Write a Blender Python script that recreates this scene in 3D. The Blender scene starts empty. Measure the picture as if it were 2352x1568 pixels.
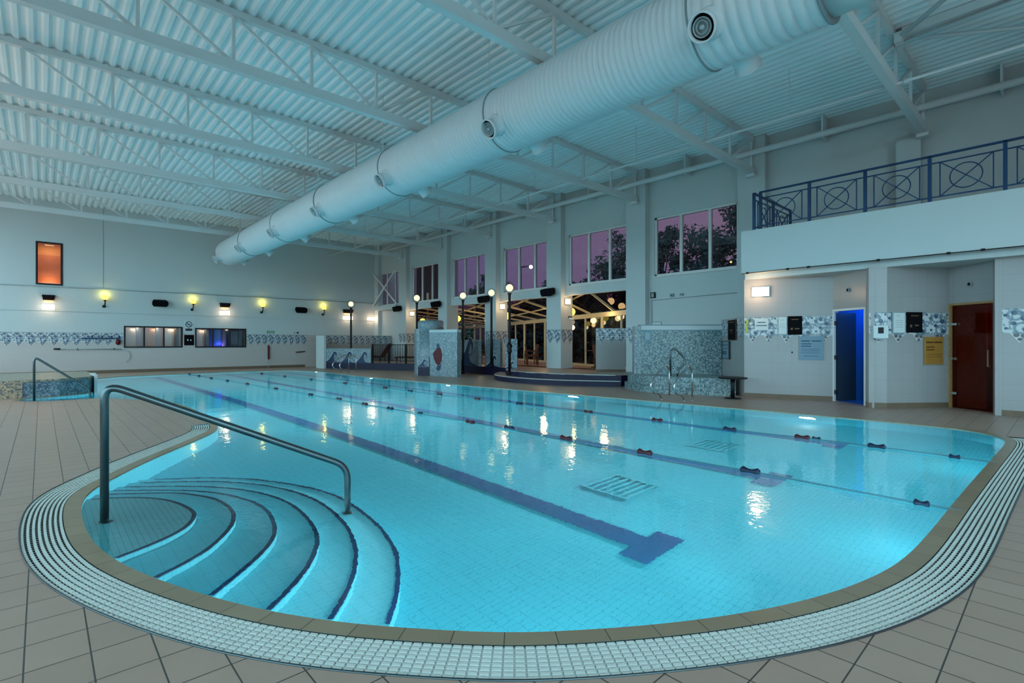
import bpy, math, random
from mathutils import Vector, Matrix
random.seed(7)
PI = math.pi
scene = bpy.context.scene
COL = scene.collection
CAM_H = 1.4

# ------------------------------------------------------------------ materials
MATS = {}
def nodes_of(name):
    m = bpy.data.materials.new(name); m.use_nodes = True
    nt = m.node_tree; nt.nodes.clear()
    out = nt.nodes.new('ShaderNodeOutputMaterial')
    return m, nt, out
def N(nt, t, **kw):
    n = nt.nodes.new(t)
    for k, v in kw.items():
        if k.startswith('i_'):
            n.inputs[k[2:].replace('_', ' ')].default_value = v
        else:
            setattr(n, k, v)
    return n
def L(nt, a, b): nt.links.new(a, b)
def math_n(nt, op, a, b=None, c=None):
    n = nt.nodes.new('ShaderNodeMath'); n.operation = op
    for i, v in enumerate((a, b, c)):
        if v is None: continue
        if isinstance(v, (int, float)): n.inputs[i].default_value = v
        else: L(nt, v, n.inputs[i])
    return n.outputs[0]
def mixc(nt, f, a, b):
    n = nt.nodes.new('ShaderNodeMix'); n.data_type = 'RGBA'
    for s, v in ((0, f), (6, a), (7, b)):
        if isinstance(v, (int, float)): n.inputs[s].default_value = v
        elif isinstance(v, tuple): n.inputs[s].default_value = (*v, 1)
        else: L(nt, v, n.inputs[s])
    return n.outputs[2]
def plain(name, col, rough=.6, metal=0., noise=.06, scale=6., bump=0., bscale=60., spec=.3):
    m, nt, out = nodes_of(name)
    p = N(nt, 'ShaderNodeBsdfPrincipled'); L(nt, p.outputs[0], out.inputs[0])
    p.inputs['Roughness'].default_value = rough; p.inputs['Metallic'].default_value = metal
    p.inputs['Specular IOR Level'].default_value = spec
    g = N(nt, 'ShaderNodeNewGeometry')
    nz = N(nt, 'ShaderNodeTexNoise'); nz.inputs['Scale'].default_value = scale; nz.inputs['Detail'].default_value = 4
    L(nt, g.outputs['Position'], nz.inputs['Vector'])
    c = mixc(nt, nz.outputs['Fac'], tuple(max(0, x * (1 - noise)) for x in col), tuple(min(1, x * (1 + noise)) for x in col))
    L(nt, c, p.inputs['Base Color'])
    if bump:
        n2 = N(nt, 'ShaderNodeTexNoise'); n2.inputs['Scale'].default_value = bscale
        L(nt, g.outputs['Position'], n2.inputs['Vector'])
        b = N(nt, 'ShaderNodeBump'); b.inputs['Strength'].default_value = bump; b.inputs['Distance'].default_value = .01
        L(nt, n2.outputs['Fac'], b.inputs['Height']); L(nt, b.outputs[0], p.inputs['Normal'])
    MATS[name] = m; return m
def glow(name, col, s):
    m, nt, out = nodes_of(name)
    e = N(nt, 'ShaderNodeEmission'); e.inputs[0].default_value = (*col, 1); e.inputs[1].default_value = s
    L(nt, e.outputs[0], out.inputs[0]); MATS[name] = m; return m
def glass(name, tint, refl=.08, rough=.02):
    m, nt, out = nodes_of(name)
    t = N(nt, 'ShaderNodeBsdfTransparent'); t.inputs[0].default_value = (*tint, 1)
    g = N(nt, 'ShaderNodeBsdfGlossy'); g.inputs['Roughness'].default_value = rough
    mx = N(nt, 'ShaderNodeMixShader'); mx.inputs[0].default_value = refl
    L(nt, t.outputs[0], mx.inputs[1]); L(nt, g.outputs[0], mx.inputs[2]); L(nt, mx.outputs[0], out.inputs[0])
    MATS[name] = m; return m
def brick(name, c1, c2, mortar, w, h, ms, rough, off=(0, 0), use_uv=False, bump=.3, offset=0., stain=None, spec=.5):
    m, nt, out = nodes_of(name)
    p = N(nt, 'ShaderNodeBsdfPrincipled'); L(nt, p.outputs[0], out.inputs[0]); p.inputs['Roughness'].default_value = rough
    p.inputs['Specular IOR Level'].default_value = spec
    mp = N(nt, 'ShaderNodeMapping'); mp.inputs['Location'].default_value = (-off[0], -off[1], 0)
    if use_uv:
        tc = N(nt, 'ShaderNodeTexCoord'); L(nt, tc.outputs['UV'], mp.inputs[0])
    else:
        g = N(nt, 'ShaderNodeNewGeometry'); L(nt, g.outputs['Position'], mp.inputs[0])
    b = N(nt, 'ShaderNodeTexBrick'); b.offset = offset; b.offset_frequency = 2; b.squash = 1
    b.inputs['Scale'].default_value = 1; b.inputs['Mortar Size'].default_value = ms; b.inputs['Mortar Smooth'].default_value = .1
    b.inputs['Bias'].default_value = 0; b.inputs['Brick Width'].default_value = w; b.inputs['Row Height'].default_value = h
    b.inputs['Color1'].default_value = (*c1, 1); b.inputs['Color2'].default_value = (*c2, 1); b.inputs['Mortar'].default_value = (*mortar, 1)
    L(nt, mp.outputs[0], b.inputs['Vector'])
    nz = N(nt, 'ShaderNodeTexNoise'); nz.inputs['Scale'].default_value = 3.; nz.inputs['Detail'].default_value = 5
    L(nt, mp.outputs[0], nz.inputs['Vector'])
    f = math_n(nt, 'MULTIPLY', nz.outputs['Fac'], .25)
    c = mixc(nt, f, b.outputs['Color'], stain or tuple(x * .7 for x in c1))
    L(nt, c, p.inputs['Base Color'])
    if bump:
        bp = N(nt, 'ShaderNodeBump'); bp.invert = True; bp.inputs['Strength'].default_value = bump; bp.inputs['Distance'].default_value = .004
        L(nt, b.outputs['Fac'], bp.inputs['Height']); L(nt, bp.outputs[0], p.inputs['Normal'])
    MATS[name] = m; return m
def mosaic(name, cols, pitch=.045, rough=.35):
    m, nt, out = nodes_of(name)
    p = N(nt, 'ShaderNodeBsdfPrincipled'); L(nt, p.outputs[0], out.inputs[0]); p.inputs['Roughness'].default_value = rough
    tc = N(nt, 'ShaderNodeTexCoord')
    vm = N(nt, 'ShaderNodeVectorMath', operation='SCALE'); vm.inputs['Scale'].default_value = 1 / pitch
    L(nt, tc.outputs['UV'], vm.inputs[0])
    fl = N(nt, 'ShaderNodeVectorMath', operation='FLOOR'); L(nt, vm.outputs[0], fl.inputs[0])
    wn = N(nt, 'ShaderNodeTexWhiteNoise'); wn.noise_dimensions = '2D'; L(nt, fl.outputs[0], wn.inputs['Vector'])
    cr = N(nt, 'ShaderNodeValToRGB'); cr.color_ramp.interpolation = 'CONSTANT'
    els = cr.color_ramp.elements
    while len(els) < len(cols): els.new(.5)
    for i, c in enumerate(cols):
        els[i].position = i / len(cols); els[i].color = (*c, 1)
    L(nt, wn.outputs['Value'], cr.inputs[0]); L(nt, cr.outputs[0], p.inputs['Base Color'])
    MATS[name] = m; return m

plain('white_wall', (.55, .59, .59), .7, noise=.03, scale=1.2)
plain('white_steel', (.66, .71, .72), .5, noise=.03)
plain('roof_deck', (.80, .90, .92), .6, noise=.04, scale=2)
plain('duct_paint', (.62, .68, .70), .45, noise=.03)
plain('pvc_white', (.72, .72, .7), .4, noise=.02)
plain('cream_frame', (.60, .50, .30), .5, noise=.04)
plain('black_metal', (.008, .006, .008), .5, spec=.25)
plain('black_frame', (.008, .008, .012), .35)
plain('dark_steel', (.10, .135, .145), .28, metal=.9, noise=.05)
plain('strap_grey', (.20, .26, .28), .5)
plain('louvre_grey', (.34, .42, .44), .4)
plain('chrome', (.62, .62, .60), .18, metal=1., noise=.04)
plain('rail_blue', (.012, .045, .12), .4)
plain('navy_tile', (.008, .008, .035), .45, noise=.15)
plain('red_paint', (.085, .002, .005), .5)
plain('brown_skirt', (.17, .115, .075), .45, noise=.15)
plain('wood_oak', (.36, .20, .08), .5, noise=.3, scale=14)
plain('wood_sauna', (.22, .085, .035), .55, noise=.35, scale=10)
plain('wood_dark', (.05, .018, .01), .5, noise=.2)
plain('slate_door', (.035, .06, .085), .35, noise=.05)
plain('blue_room', (.02, .16, .5), .5)
plain('navy_bench', (.01, .03, .12), .5)
plain('paper_white', (.62, .66, .66), .5)
plain('print_dark', (.02, .05, .08), .5)
plain('print_brown', (.10, .035, .01), .5)
plain('board_blue', (.18, .27, .34), .4, noise=.08)
plain('board_amber', (.36, .16, .03), .4, noise=.12)
plain('print_grey', (.3, .36, .38), .5)
plain('faint_gold', (.14, .08, .04), .5)
plain('green_sign', (.01, .22, .08), .4)
plain('wedge_yellow', (.45, .45, .08), .4)
plain('drain_plastic', (.13, .52, .60), .5)
plain('lane_mark', (.010, .075, .19), .4, noise=.1)
plain('nosing_tile', (.010, .03, .10), .35, noise=.1)
plain('float_navy', (.012, .02, .05), .35)
plain('float_red', (.07, .012, .02), .35)
plain('rope', (.06, .18, .22), .6)
plain('wave_white', (.55, .62, .64), .35)
plain('wave_blue', (.014, .035, .09), .3, noise=.2)
plain('wave_teal', (.10, .22, .30), .3, noise=.2)
plain('grate_white', (.60, .63, .58), .5, noise=.10, scale=4)
plain('grate_dark', (.03, .035, .03), .9)
plain('leaf_dark', (.010, .020, .016), .9, noise=.4)
plain('leaf_mid', (.018, .032, .026), .9, noise=.4)
plain('pink_reflection', (.40, .22, .28), .8, noise=.2)  # pink of the lit interior reflected in the window, painted on leaf quads
plain('bark', (.02, .014, .012), .9)
plain('ground_out', (.02, .025, .02), .95, noise=.3)
plain('brick_maroon', (.030, .010, .011), .8, noise=.25)
plain('orange_blind', (.50, .23, .10), .7, noise=.05)
plain('terracotta_blind', (.36, .12, .06), .7)
plain('cream_blind', (.62, .52, .42), .7)
plain('room_grey', (.20, .22, .24), .7)
plain('wicker_red', (.10, .03, .02), .7, noise=.2)
plain('speaker_black', (.003, .003, .005), .8, spec=.1)
brick('deck_tile', (.45, .30, .232), (.42, .275, .212), (.055, .05, .048), .222, .2625, .0035, .40, off=(.166 - .222 * 40, .37 - .2625 * 40), stain=(.17, .12, .09))
brick('coping_tile', (.36, .26, .165), (.32, .225, .14), (.10, .08, .06), .245, .5, .003, .3, use_uv=True, stain=(.10, .055, .025))
brick('pool_tile', (.10, .50, .60), (.09, .48, .58), (.05, .34, .44), .10, .05, .003, .35, use_uv=True, bump=.1)
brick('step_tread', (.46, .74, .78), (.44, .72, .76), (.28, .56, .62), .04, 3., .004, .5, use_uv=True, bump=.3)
brick('wall_tile', (.35, .33, .325), (.34, .32, .315), (.28, .265, .26), .30, .30, .003, .30, use_uv=True, bump=.15, stain=(.34, .31, .30))
brick('dado_tile', (.52, .465, .44), (.51, .455, .43), (.47, .42, .40), .30, .30, .003, .35, use_uv=True, bump=.05, stain=(.46, .41, .38))
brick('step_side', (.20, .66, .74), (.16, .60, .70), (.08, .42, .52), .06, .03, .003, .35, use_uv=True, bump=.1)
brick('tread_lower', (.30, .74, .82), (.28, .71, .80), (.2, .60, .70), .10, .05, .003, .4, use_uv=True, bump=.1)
mosaic('mosaic_teal', [(.09, .16, .18), (.22, .30, .31), (.14, .22, .24), (.32, .37, .37), (.18, .26, .28), (.06, .11, .13)], .034)
mosaic('mosaic_light', [(.15, .21, .24), (.23, .28, .30), (.11, .17, .21), (.30, .34, .35), (.18, .24, .27)], .04)
mosaic('mosaic_warm', [(.38, .30, .20), (.10, .11, .11), (.46, .36, .22), (.18, .18, .16), (.30, .25, .18)], .034)
mosaic('mosaic_blue', [(.10, .15, .19), (.20, .27, .30), (.07, .10, .15), (.28, .34, .36), (.14, .21, .26)], .034)
glass('window_glass', (.62, .60, .66), .06)
glass('roof_glass', (.13, .07, .10), .04)
glass('door_glass', (.62, .34, .28), .02)
glass('clear_glass', (.85, .88, .9), .06)
glow('lamp_warm', (1., .76, .46), 3.2)
glow('lamp_globe', (1., .84, .36), 2.4)
glow('lamp_yellow', (1., .78, .10), 2.6)
glow('lamp_amber', (1., .55, .18), 2.2)
glow('pool_lens', (.75, .95, 1.), 60)
glow('lamp_white', (1., .82, .56), 4.5)
glow('street_glow', (1., .8, .75), 30)
glow('amber_dot', (1., .45, .12), 6)

# patterned frieze of blue rosettes on white tile, drawn in the tile glaze (UV: 1 unit = one motif)
def frieze_mat(name, bold, accent):
    m, nt, out = nodes_of(name)
    p = N(nt, 'ShaderNodeBsdfPrincipled'); L(nt, p.outputs[0], out.inputs[0]); p.inputs['Roughness'].default_value = .3
    tc = N(nt, 'ShaderNodeTexCoord'); sp = N(nt, 'ShaderNodeSeparateXYZ'); L(nt, tc.outputs['UV'], sp.inputs[0])
    u = math_n(nt, 'FRACT', sp.outputs[0]); v = sp.outputs[1]
    def ring(cx, cy, r, w, sx=1.):
        du = math_n(nt, 'MULTIPLY', math_n(nt, 'SUBTRACT', u, cx), sx); dv = math_n(nt, 'MULTIPLY', math_n(nt, 'SUBTRACT', v, cy), 1.6)
        dd = math_n(nt, 'SQRT', math_n(nt, 'ADD', math_n(nt, 'MULTIPLY', du, du), math_n(nt, 'MULTIPLY', dv, dv)))
        return math_n(nt, 'LESS_THAN', math_n(nt, 'ABSOLUTE', math_n(nt, 'SUBTRACT', dd, r)), w)
    def mx(*a):
        o = a[0]
        for b in a[1:]: o = math_n(nt, 'MAXIMUM', o, b)
        return o
    w = .055 * bold
    ringmask = mx(ring(.38, .80, .22, w), ring(.60, .42, .24, w), ring(.9, .62, .12, w * .8))
    dots = mx(ring(.36, .86, 0, .10), ring(.66, .70, 0, .12), ring(.34, .56, 0, .09), ring(.70, .38, 0, .11), ring(.10, .80, 0, .07), ring(.12, .42, 0, .06), ring(.9, .92, 0, .06))
    low = mx(ring(.42, .22, 0, .09), ring(.62, .20, 0, .08), ring(.52, .10, 0, .07))
    nz = N(nt, 'ShaderNodeTexNoise'); nz.inputs['Scale'].default_value = 9; L(nt, tc.outputs['UV'], nz.inputs['Vector'])
    base = mixc(nt, nz.outputs['Fac'], (.50, .54, .56), (.62, .63, .62))
    c = mixc(nt, math_n(nt, 'MULTIPLY', ringmask, .75), base, (.10, .17, .25))
    c = mixc(nt, math_n(nt, 'MULTIPLY', dots, .95), c, (.02, .045, .12))
    c = mixc(nt, math_n(nt, 'MULTIPLY', low, .9), c, accent)
    nb = N(nt, 'ShaderNodeTexNoise'); nb.inputs['Scale'].default_value = 5.5; nb.inputs['Detail'].default_value = 1; L(nt, tc.outputs['UV'], nb.inputs['Vector'])
    c = mixc(nt, math_n(nt, 'MULTIPLY', math_n(nt, 'GREATER_THAN', nb.outputs['Fac'], .56), .7), c, (.10, .16, .20))
    c = mixc(nt, math_n(nt, 'MULTIPLY', math_n(nt, 'GREATER_THAN', v, .965), .6), c, (.12, .16, .2))
    L(nt, c, p.inputs['Base Color']); MATS[name] = m
frieze_mat('frieze', 1.25, (.03, .06, .12))
frieze_mat('frieze_near', .9, (.09, .03, .03))

# water
m, nt, out = nodes_of('pool_water')
g = N(nt, 'ShaderNodeNewGeometry')
mp = N(nt, 'ShaderNodeMapping'); mp.inputs['Scale'].default_value = (1, 1, 1); L(nt, g.outputs['Position'], mp.inputs[0])
n1 = N(nt, 'ShaderNodeTexNoise'); n1.inputs['Scale'].default_value = 14; n1.inputs['Detail'].default_value = 2
n2 = N(nt, 'ShaderNodeTexNoise'); n2.inputs['Scale'].default_value = 2.2; n2.inputs['Detail'].default_value = 1
L(nt, mp.outputs[0], n1.inputs['Vector']); L(nt, mp.outputs[0], n2.inputs['Vector'])
hgt = math_n(nt, 'ADD', math_n(nt, 'MULTIPLY', n1.outputs['Fac'], .0026), math_n(nt, 'MULTIPLY', n2.outputs['Fac'], .0060))
bp = N(nt, 'ShaderNodeBump'); bp.inputs['Strength'].default_value = 1; bp.inputs['Distance'].default_value = .55
L(nt, hgt, bp.inputs['Height'])
fr = N(nt, 'ShaderNodeFresnel'); fr.inputs['IOR'].default_value = 1.333; L(nt, bp.outputs[0], fr.inputs['Normal'])
rf = N(nt, 'ShaderNodeBsdfRefraction'); rf.inputs['IOR'].default_value = 1.333; rf.inputs['Roughness'].default_value = 0; rf.inputs['Color'].default_value = (.70, .97, 1, 1)
gl = N(nt, 'ShaderNodeBsdfGlossy'); gl.inputs['Roughness'].default_value = .02; gl.inputs['Color'].default_value = (1, 1, 1, 1)
for s in (rf, gl): L(nt, bp.outputs[0], s.inputs['Normal'])
mx = N(nt, 'ShaderNodeMixShader'); L(nt, fr.outputs[0], mx.inputs[0]); L(nt, rf.outputs[0], mx.inputs[1]); L(nt, gl.outputs[0], mx.inputs[2])
L(nt, mx.outputs[0], out.inputs[0]); MATS['pool_water'] = m

# ------------------------------------------------------------------ mesh helpers
class MB:
    def __init__(s): s.v = []; s.f = []; s.sm = []; s.uv = {}
    def add(s, vs, fs, smooth=False):
        b = len(s.v); s.v += [Vector(p) for p in vs]
        for f in fs: s.f.append([b + i for i in f]); s.sm.append(smooth)
        return s
    def box(s, x0, x1, y0, y1, z0, z1):
        vs = [(x, y, z) for z in (z0, z1) for (x, y) in ((x0, y0), (x1, y0), (x1, y1), (x0, y1))]
        return s.add(vs, [(3, 2, 1, 0), (4, 5, 6, 7), (0, 1, 5, 4), (1, 2, 6, 5), (2, 3, 7, 6), (3, 0, 4, 7)])
    def prism(s, poly, z0, z1):
        n = len(poly)
        a = sum(poly[i][0] * poly[(i + 1) % n][1] - poly[(i + 1) % n][0] * poly[i][1] for i in range(n))
        if a < 0: poly = poly[::-1]
        vs = [(x, y, z0) for x, y in poly] + [(x, y, z1) for x, y in poly]
        fs = [tuple(range(n - 1, -1, -1)), tuple(range(n, 2 * n))] + [(i, (i + 1) % n, n + (i + 1) % n, n + i) for i in range(n)]
        return s.add(vs, fs)
    def wallseg(s, p, q, z0, z1, th):     # box along p->q in plan, thickness th to the left of the direction
        p = Vector((p[0], p[1])); q = Vector((q[0], q[1])); d = (q - p).normalized(); n = Vector((-d.y, d.x)) * th
        return s.prism([tuple(p), tuple(q), tuple(q + n), tuple(p + n)], z0, z1)
    def beam(s, a, b, w, h, up=(0, 0, 1)):
        a = Vector(a); b = Vector(b); d = (b - a).normalized(); u = Vector(up)
        if abs(d.dot(u)) > .98: u = Vector((0, 1, 0)) if abs(d.y) < .9 else Vector((1, 0, 0))
        r = d.cross(u).normalized(); u = r.cross(d).normalized()
        vs = [p + r * sx * w / 2 + u * sz * h / 2 for p in (a, b) for sx, sz in ((-1, -1), (1, -1), (1, 1), (-1, 1))]
        return s.add(vs, [(0, 1, 2, 3), (7, 6, 5, 4), (0, 4, 5, 1), (1, 5, 6, 2), (2, 6, 7, 3), (3, 7, 4, 0)])
    def tube(s, pts, r, n=12, closed=False):
        pts = [Vector(p) for p in pts]; m = len(pts); rings = []; prev = None
        for i in range(m):
            if closed: t = (pts[(i + 1) % m] - pts[i - 1]).normalized()
            else: t = (pts[min(i + 1, m - 1)] - pts[max(i - 1, 0)]).normalized()
            if prev is None:
                u = t.cross(Vector((0, 0, 1)))
                if u.length < .1: u = t.cross(Vector((1, 0, 0)))
                u.normalize()
            else: u = (prev - t * prev.dot(t)).normalized()
            prev = u; w = t.cross(u)
            rings.append([pts[i] + (u * math.cos(2 * PI * k / n) + w * math.sin(2 * PI * k / n)) * r for k in range(n)])
        vs = [p for rg in rings for p in rg]; fs = []
        for i in range(m if closed else m - 1):
            j = (i + 1) % m
            for k in range(n): fs.append((i * n + k, i * n + (k + 1) % n, j * n + (k + 1) % n, j * n + k))
        b = len(s.v); s.add(vs, fs, True)
        if not closed:
            s.f.append([b + k for k in range(n)][::-1]); s.sm.append(False)
            s.f.append([b + (m - 1) * n + k for k in range(n)]); s.sm.append(False)
        return s
    def lathe(s, prof, o=(0, 0, 0), axis=(0, 0, 1), n=24, smooth=True):
        o = Vector(o); ax = Vector(axis).normalized(); q = Vector((0, 0, 1)).rotation_difference(ax)
        vs = []; m = len(prof)
        for r, z in prof:
            for k in range(n): vs.append(o + q @ Vector((r * math.cos(2 * PI * k / n), r * math.sin(2 * PI * k / n), z)))
        fs = [(i * n + k, i * n + (k + 1) % n, (i + 1) * n + (k + 1) % n, (i + 1) * n + k) for i in range(m - 1) for k in range(n)]
        s.add(vs, fs, smooth)
        b = len(s.v) - len(vs)
        if prof[0][0] > 1e-4: s.f.append([b + k for k in range(n)][::-1]); s.sm.append(False)
        if prof[-1][0] > 1e-4: s.f.append([b + (m - 1) * n + k for k in range(n)]); s.sm.append(False)
        return s
    def sphere(s, o, r, n=20):
        return s.lathe([(max(1e-5, r * math.sin(PI * i / 10)), -r * math.cos(PI * i / 10)) for i in range(11)], o, n=n)
    def strip(s, A, B, zA=0, zB=0):       # ribbon between two equally long plan paths
        n = len(A); vs = [(p[0], p[1], zA) for p in A] + [(p[0], p[1], zB) for p in B]
        return s.add(vs, [(i, i + 1, n + i + 1, n + i) for i in range(n - 1)])
    def face(s, pts): return s.add(pts, [tuple(range(len(pts)))])

def at_world(par):
    v = Vector((0, 0, 0))
    while par is not None: v += par.location; par = par.parent
    return v
def obj(name, mb, mat, parent=None, loc=None, uvfun=None):
    me = bpy.data.meshes.new(name)
    base = at_world(parent)
    if loc is not None: base = Vector(loc)
    me.from_pydata([tuple(p - base) for p in mb.v], [], mb.f)
    for p, sm in zip(me.polygons, mb.sm): p.use_smooth = sm
    uv = me.uv_layers.new(name='UVMap')
    for p in me.polygons:
        n = p.normal
        for li in p.loop_indices:
            w = me.vertices[me.loops[li].vertex_index].co + base
            if uvfun: uv.data[li].uv = uvfun(w, p)
            elif abs(n.z) > .7: uv.data[li].uv = (w.x, w.y)
            else:
                h = math.hypot(n.x, n.y) or 1; uv.data[li].uv = (-w.x * n.y / h + w.y * n.x / h, w.z)
    me.materials.append(MATS[mat])
    o = bpy.data.objects.new(name, me); COL.objects.link(o)
    if parent is not None: o.parent = parent
    elif loc is not None: o.location = Vector(loc)
    return o
def tag(o, label=None, cat=None, group=None, kind=None):
    if label: o['label'] = label
    if cat: o['category'] = cat
    if group: o['group'] = group
    if kind: o['kind'] = kind
    return o
def thing(name, loc, label, cat, group=None, kind=None):
    o = bpy.data.objects.new(name, None); o.empty_display_size = .1; COL.objects.link(o); o.location = Vector(loc)
    return tag(o, label, cat, group, kind)
def struct(name, mb, mat, label=None, cat=None, **kw):
    return tag(obj(name, mb, mat, **kw), label, cat, kind='structure')
def copy_tree(o, parent=None):
    c = o.copy(); COL.objects.link(c)
    if parent is not None: c.parent = parent
    for ch in list(o.children): copy_tree(ch, c)
    return c
def light(kind, name, loc, energy, col, size=.2, rot=None, size_y=None, spot=None, spread=None):
    d = bpy.data.lights.new(name, kind); d.energy = energy; d.color = col
    if kind == 'AREA':
        d.size = size
        if size_y: d.shape = 'RECTANGLE'; d.size_y = size_y
        if spread: d.spread = spread
    elif kind == 'SPOT': d.shadow_soft_size = size; d.spot_size = spot or 2.6; d.spot_blend = .9
    else: d.shadow_soft_size = size
    o = bpy.data.objects.new(name, d); COL.objects.link(o); o.location = loc
    if rot is not None: o.rotation_mode = 'QUATERNION'; o.rotation_quaternion = Vector(rot).to_track_quat('-Z', 'Y')
    return o
def holes(mb, axis, c0, c1, a0, a1, z0, z1, hs):   # slab with rectangular openings; axis 'x' = plane of constant x
    us = sorted({a0, a1, *[h[0] for h in hs], *[h[1] for h in hs]}); zs = sorted({z0, z1, *[h[2] for h in hs], *[h[3] for h in hs]})
    us = [u for u in us if a0 <= u <= a1]; zs = [z for z in zs if z0 <= z <= z1]
    for i in range(len(us) - 1):
        run = None
        for j in range(len(zs) - 1):
            um = (us[i] + us[i + 1]) / 2; zm = (zs[j] + zs[j + 1]) / 2
            solid = not any(h[0] < um < h[1] and h[2] < zm < h[3] for h in hs)
            if solid: run = (run[0], zs[j + 1]) if run else (zs[j], zs[j + 1])
            if run and (not solid or j == len(zs) - 2):
                if axis == 'x': mb.box(c0, c1, us[i], us[i + 1], *run)
                else: mb.box(us[i], us[i + 1], c0, c1, *run)
                run = None
    return mb

# ------------------------------------------------------------------ pool outline
RAW = [(2.39, 12.6), (2.31, 10.66), (2.2, 9.68), (2.02, 9.12), (1.466, 8.252), (.957, 7.479), (.63, 6.88), (.43, 6.5), (.32, 6.2), (.265, 5.9), (.243, 5.5), (.245, 5.1), (.262, 4.75), (.30, 4.45), (.37, 4.1), (.508, 3.66), (.70, 3.19), (.884, 2.824), (1.078, 2.52), (1.271, 2.27), (1.56, 1.944), (1.80, 1.72), (2.2, 1.43), (2.52, 1.233), (2.9, 1.04), (3.317, .885), (3.713, .785), (4.125, .725), (4.74, .70), (6.0, .685), (7.67, .65), (9.26, .61), (10.0, .60), (10.4, .65), (10.7, .80), (10.93, 1.02), (11.07, 1.45), (11.1, 2.5), (11.06, 3.6), (10.96, 4.95), (10.86, 7.06), (10.68, 9.2), (10.5, 11.1), (10.2, 14.7), (10.03, 17.0), (9.9, 19.3), (9.95, 22.5), (10.05, 25.0), (9.6, 26.6), (8.07, 27.25), (6.1, 27.22), (3.56, 26.95), (1.69, 26.5), (1.35, 23.5), (1.2, 20.2), (1.17, 19.2), (.97, 18.5), (.39, 18.0), (-.22, 17.9), (-.42, 17.55), (-.36, 17.05), (.0, 16.7), (.45, 16.65), (.9, 16.78), (1.27, 16.42), (2.02, 15.09), (2.32, 14.12)]
def smooth_closed(P, it=3):
    for _ in range(it):
        Q = []
        for i in range(len(P)):
            a, b = P[i], P[(i + 1) % len(P)]
            Q += [(a[0] * .75 + b[0] * .25, a[1] * .75 + b[1] * .25), (a[0] * .25 + b[0] * .75, a[1] * .25 + b[1] * .75)]
        P = Q
    return P
POOL = smooth_closed(RAW, 3)
NP = len(POOL)
def outward(i):
    a = POOL[i - 1]; b = POOL[(i + 1) % NP]; t = Vector((b[0] - a[0], b[1] - a[1])).normalized()
    return Vector((-t.y, t.x)) * -1
area = sum(POOL[i][0] * POOL[(i + 1) % NP][1] - POOL[(i + 1) % NP][0] * POOL[i][1] for i in range(NP))
SGN = 1 if area > 0 else -1
def off(i, d):
    n = outward(i) * SGN; p = POOL[i % NP]
    return (p[0] + n.x * d, p[1] + n.y * d)
def near_idx(x, y): return min(range(NP), key=lambda i: (POOL[i][0] - x) ** 2 + (POOL[i][1] - y) ** 2)
i_tip = near_idx(2.25, 10.0); i_end = near_idx(10.55, .70)
GR = [k % NP for k in range(i_tip, (i_end if i_end > i_tip else i_end + NP) + 1)]
GSET = set(GR)
WZ = -.018
COPW, GRW = .115, .25
hole = [off(i, COPW + (GRW if i in GSET else 0) - .002) for i in range(NP)]
# deck with a hole for the pool
def fill_ring(outer, inner, z):
    import bmesh
    bm = bmesh.new(); es = []
    for lp in (outer, inner):
        vs = [bm.verts.new((p[0], p[1], z)) for p in lp]
        es += [bm.edges.new((vs[k], vs[(k + 1) % len(vs)])) for k in range(len(vs))]
    bmesh.ops.triangle_fill(bm, use_beauty=True, use_dissolve=False, edges=es, normal=(0, 0, 1))
    bm.verts.index_update(); mb = MB()
    mb.v = [v.co.copy() for v in bm.verts]; mb.f = []
    for f in bm.faces:
        idx = [v.index for v in f.verts]
        if f.normal.z < 0: idx = idx[::-1]
        mb.f.append(idx); mb.sm.append(False)
    bm.free(); return mb
deck = fill_ring([(-4.6, -4), (16.5, -4), (16.5, 30.1), (-4.6, 30.1)], hole, 0)
struct('floor', deck, 'deck_tile', 'beige grey square tiled poolside deck with dark joints', 'floor')
ring_w = [off(i, 0) for i in range(NP)] + [off(0, 0)]
ring_c = [off(i, COPW) for i in range(NP)] + [off(0, COPW)]
dist = [0]
for k in range(1, NP + 1): dist.append(dist[-1] + math.dist(ring_w[k], ring_w[k - 1]))
cop = MB(); n = NP + 1
cop.v = [Vector((p[0], p[1], -.004)) for p in ring_w] + [Vector((p[0], p[1], 0.001)) for p in ring_c] + [Vector((p[0], p[1], -.035)) for p in ring_w]
for i in range(NP):
    cop.f.append([i, n + i, n + i + 1, i + 1] if SGN > 0 else [i, i + 1, n + i + 1, n + i]); cop.sm.append(False)
    cop.f.append([2 * n + i, i, i + 1, 2 * n + i + 1]); cop.sm.append(False)
def cop_uv(w, p):
    k = min(range(0, NP), key=lambda i: (ring_w[i][0] - w.x) ** 2 + (ring_w[i][1] - w.y) ** 2)
    return (dist[k], .1 + math.dist(ring_w[k], (w.x, w.y)))
struct('trim_1', cop, 'coping_tile', 'wet brown tile coping edging the curved pool', 'coping', uvfun=cop_uv)
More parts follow.
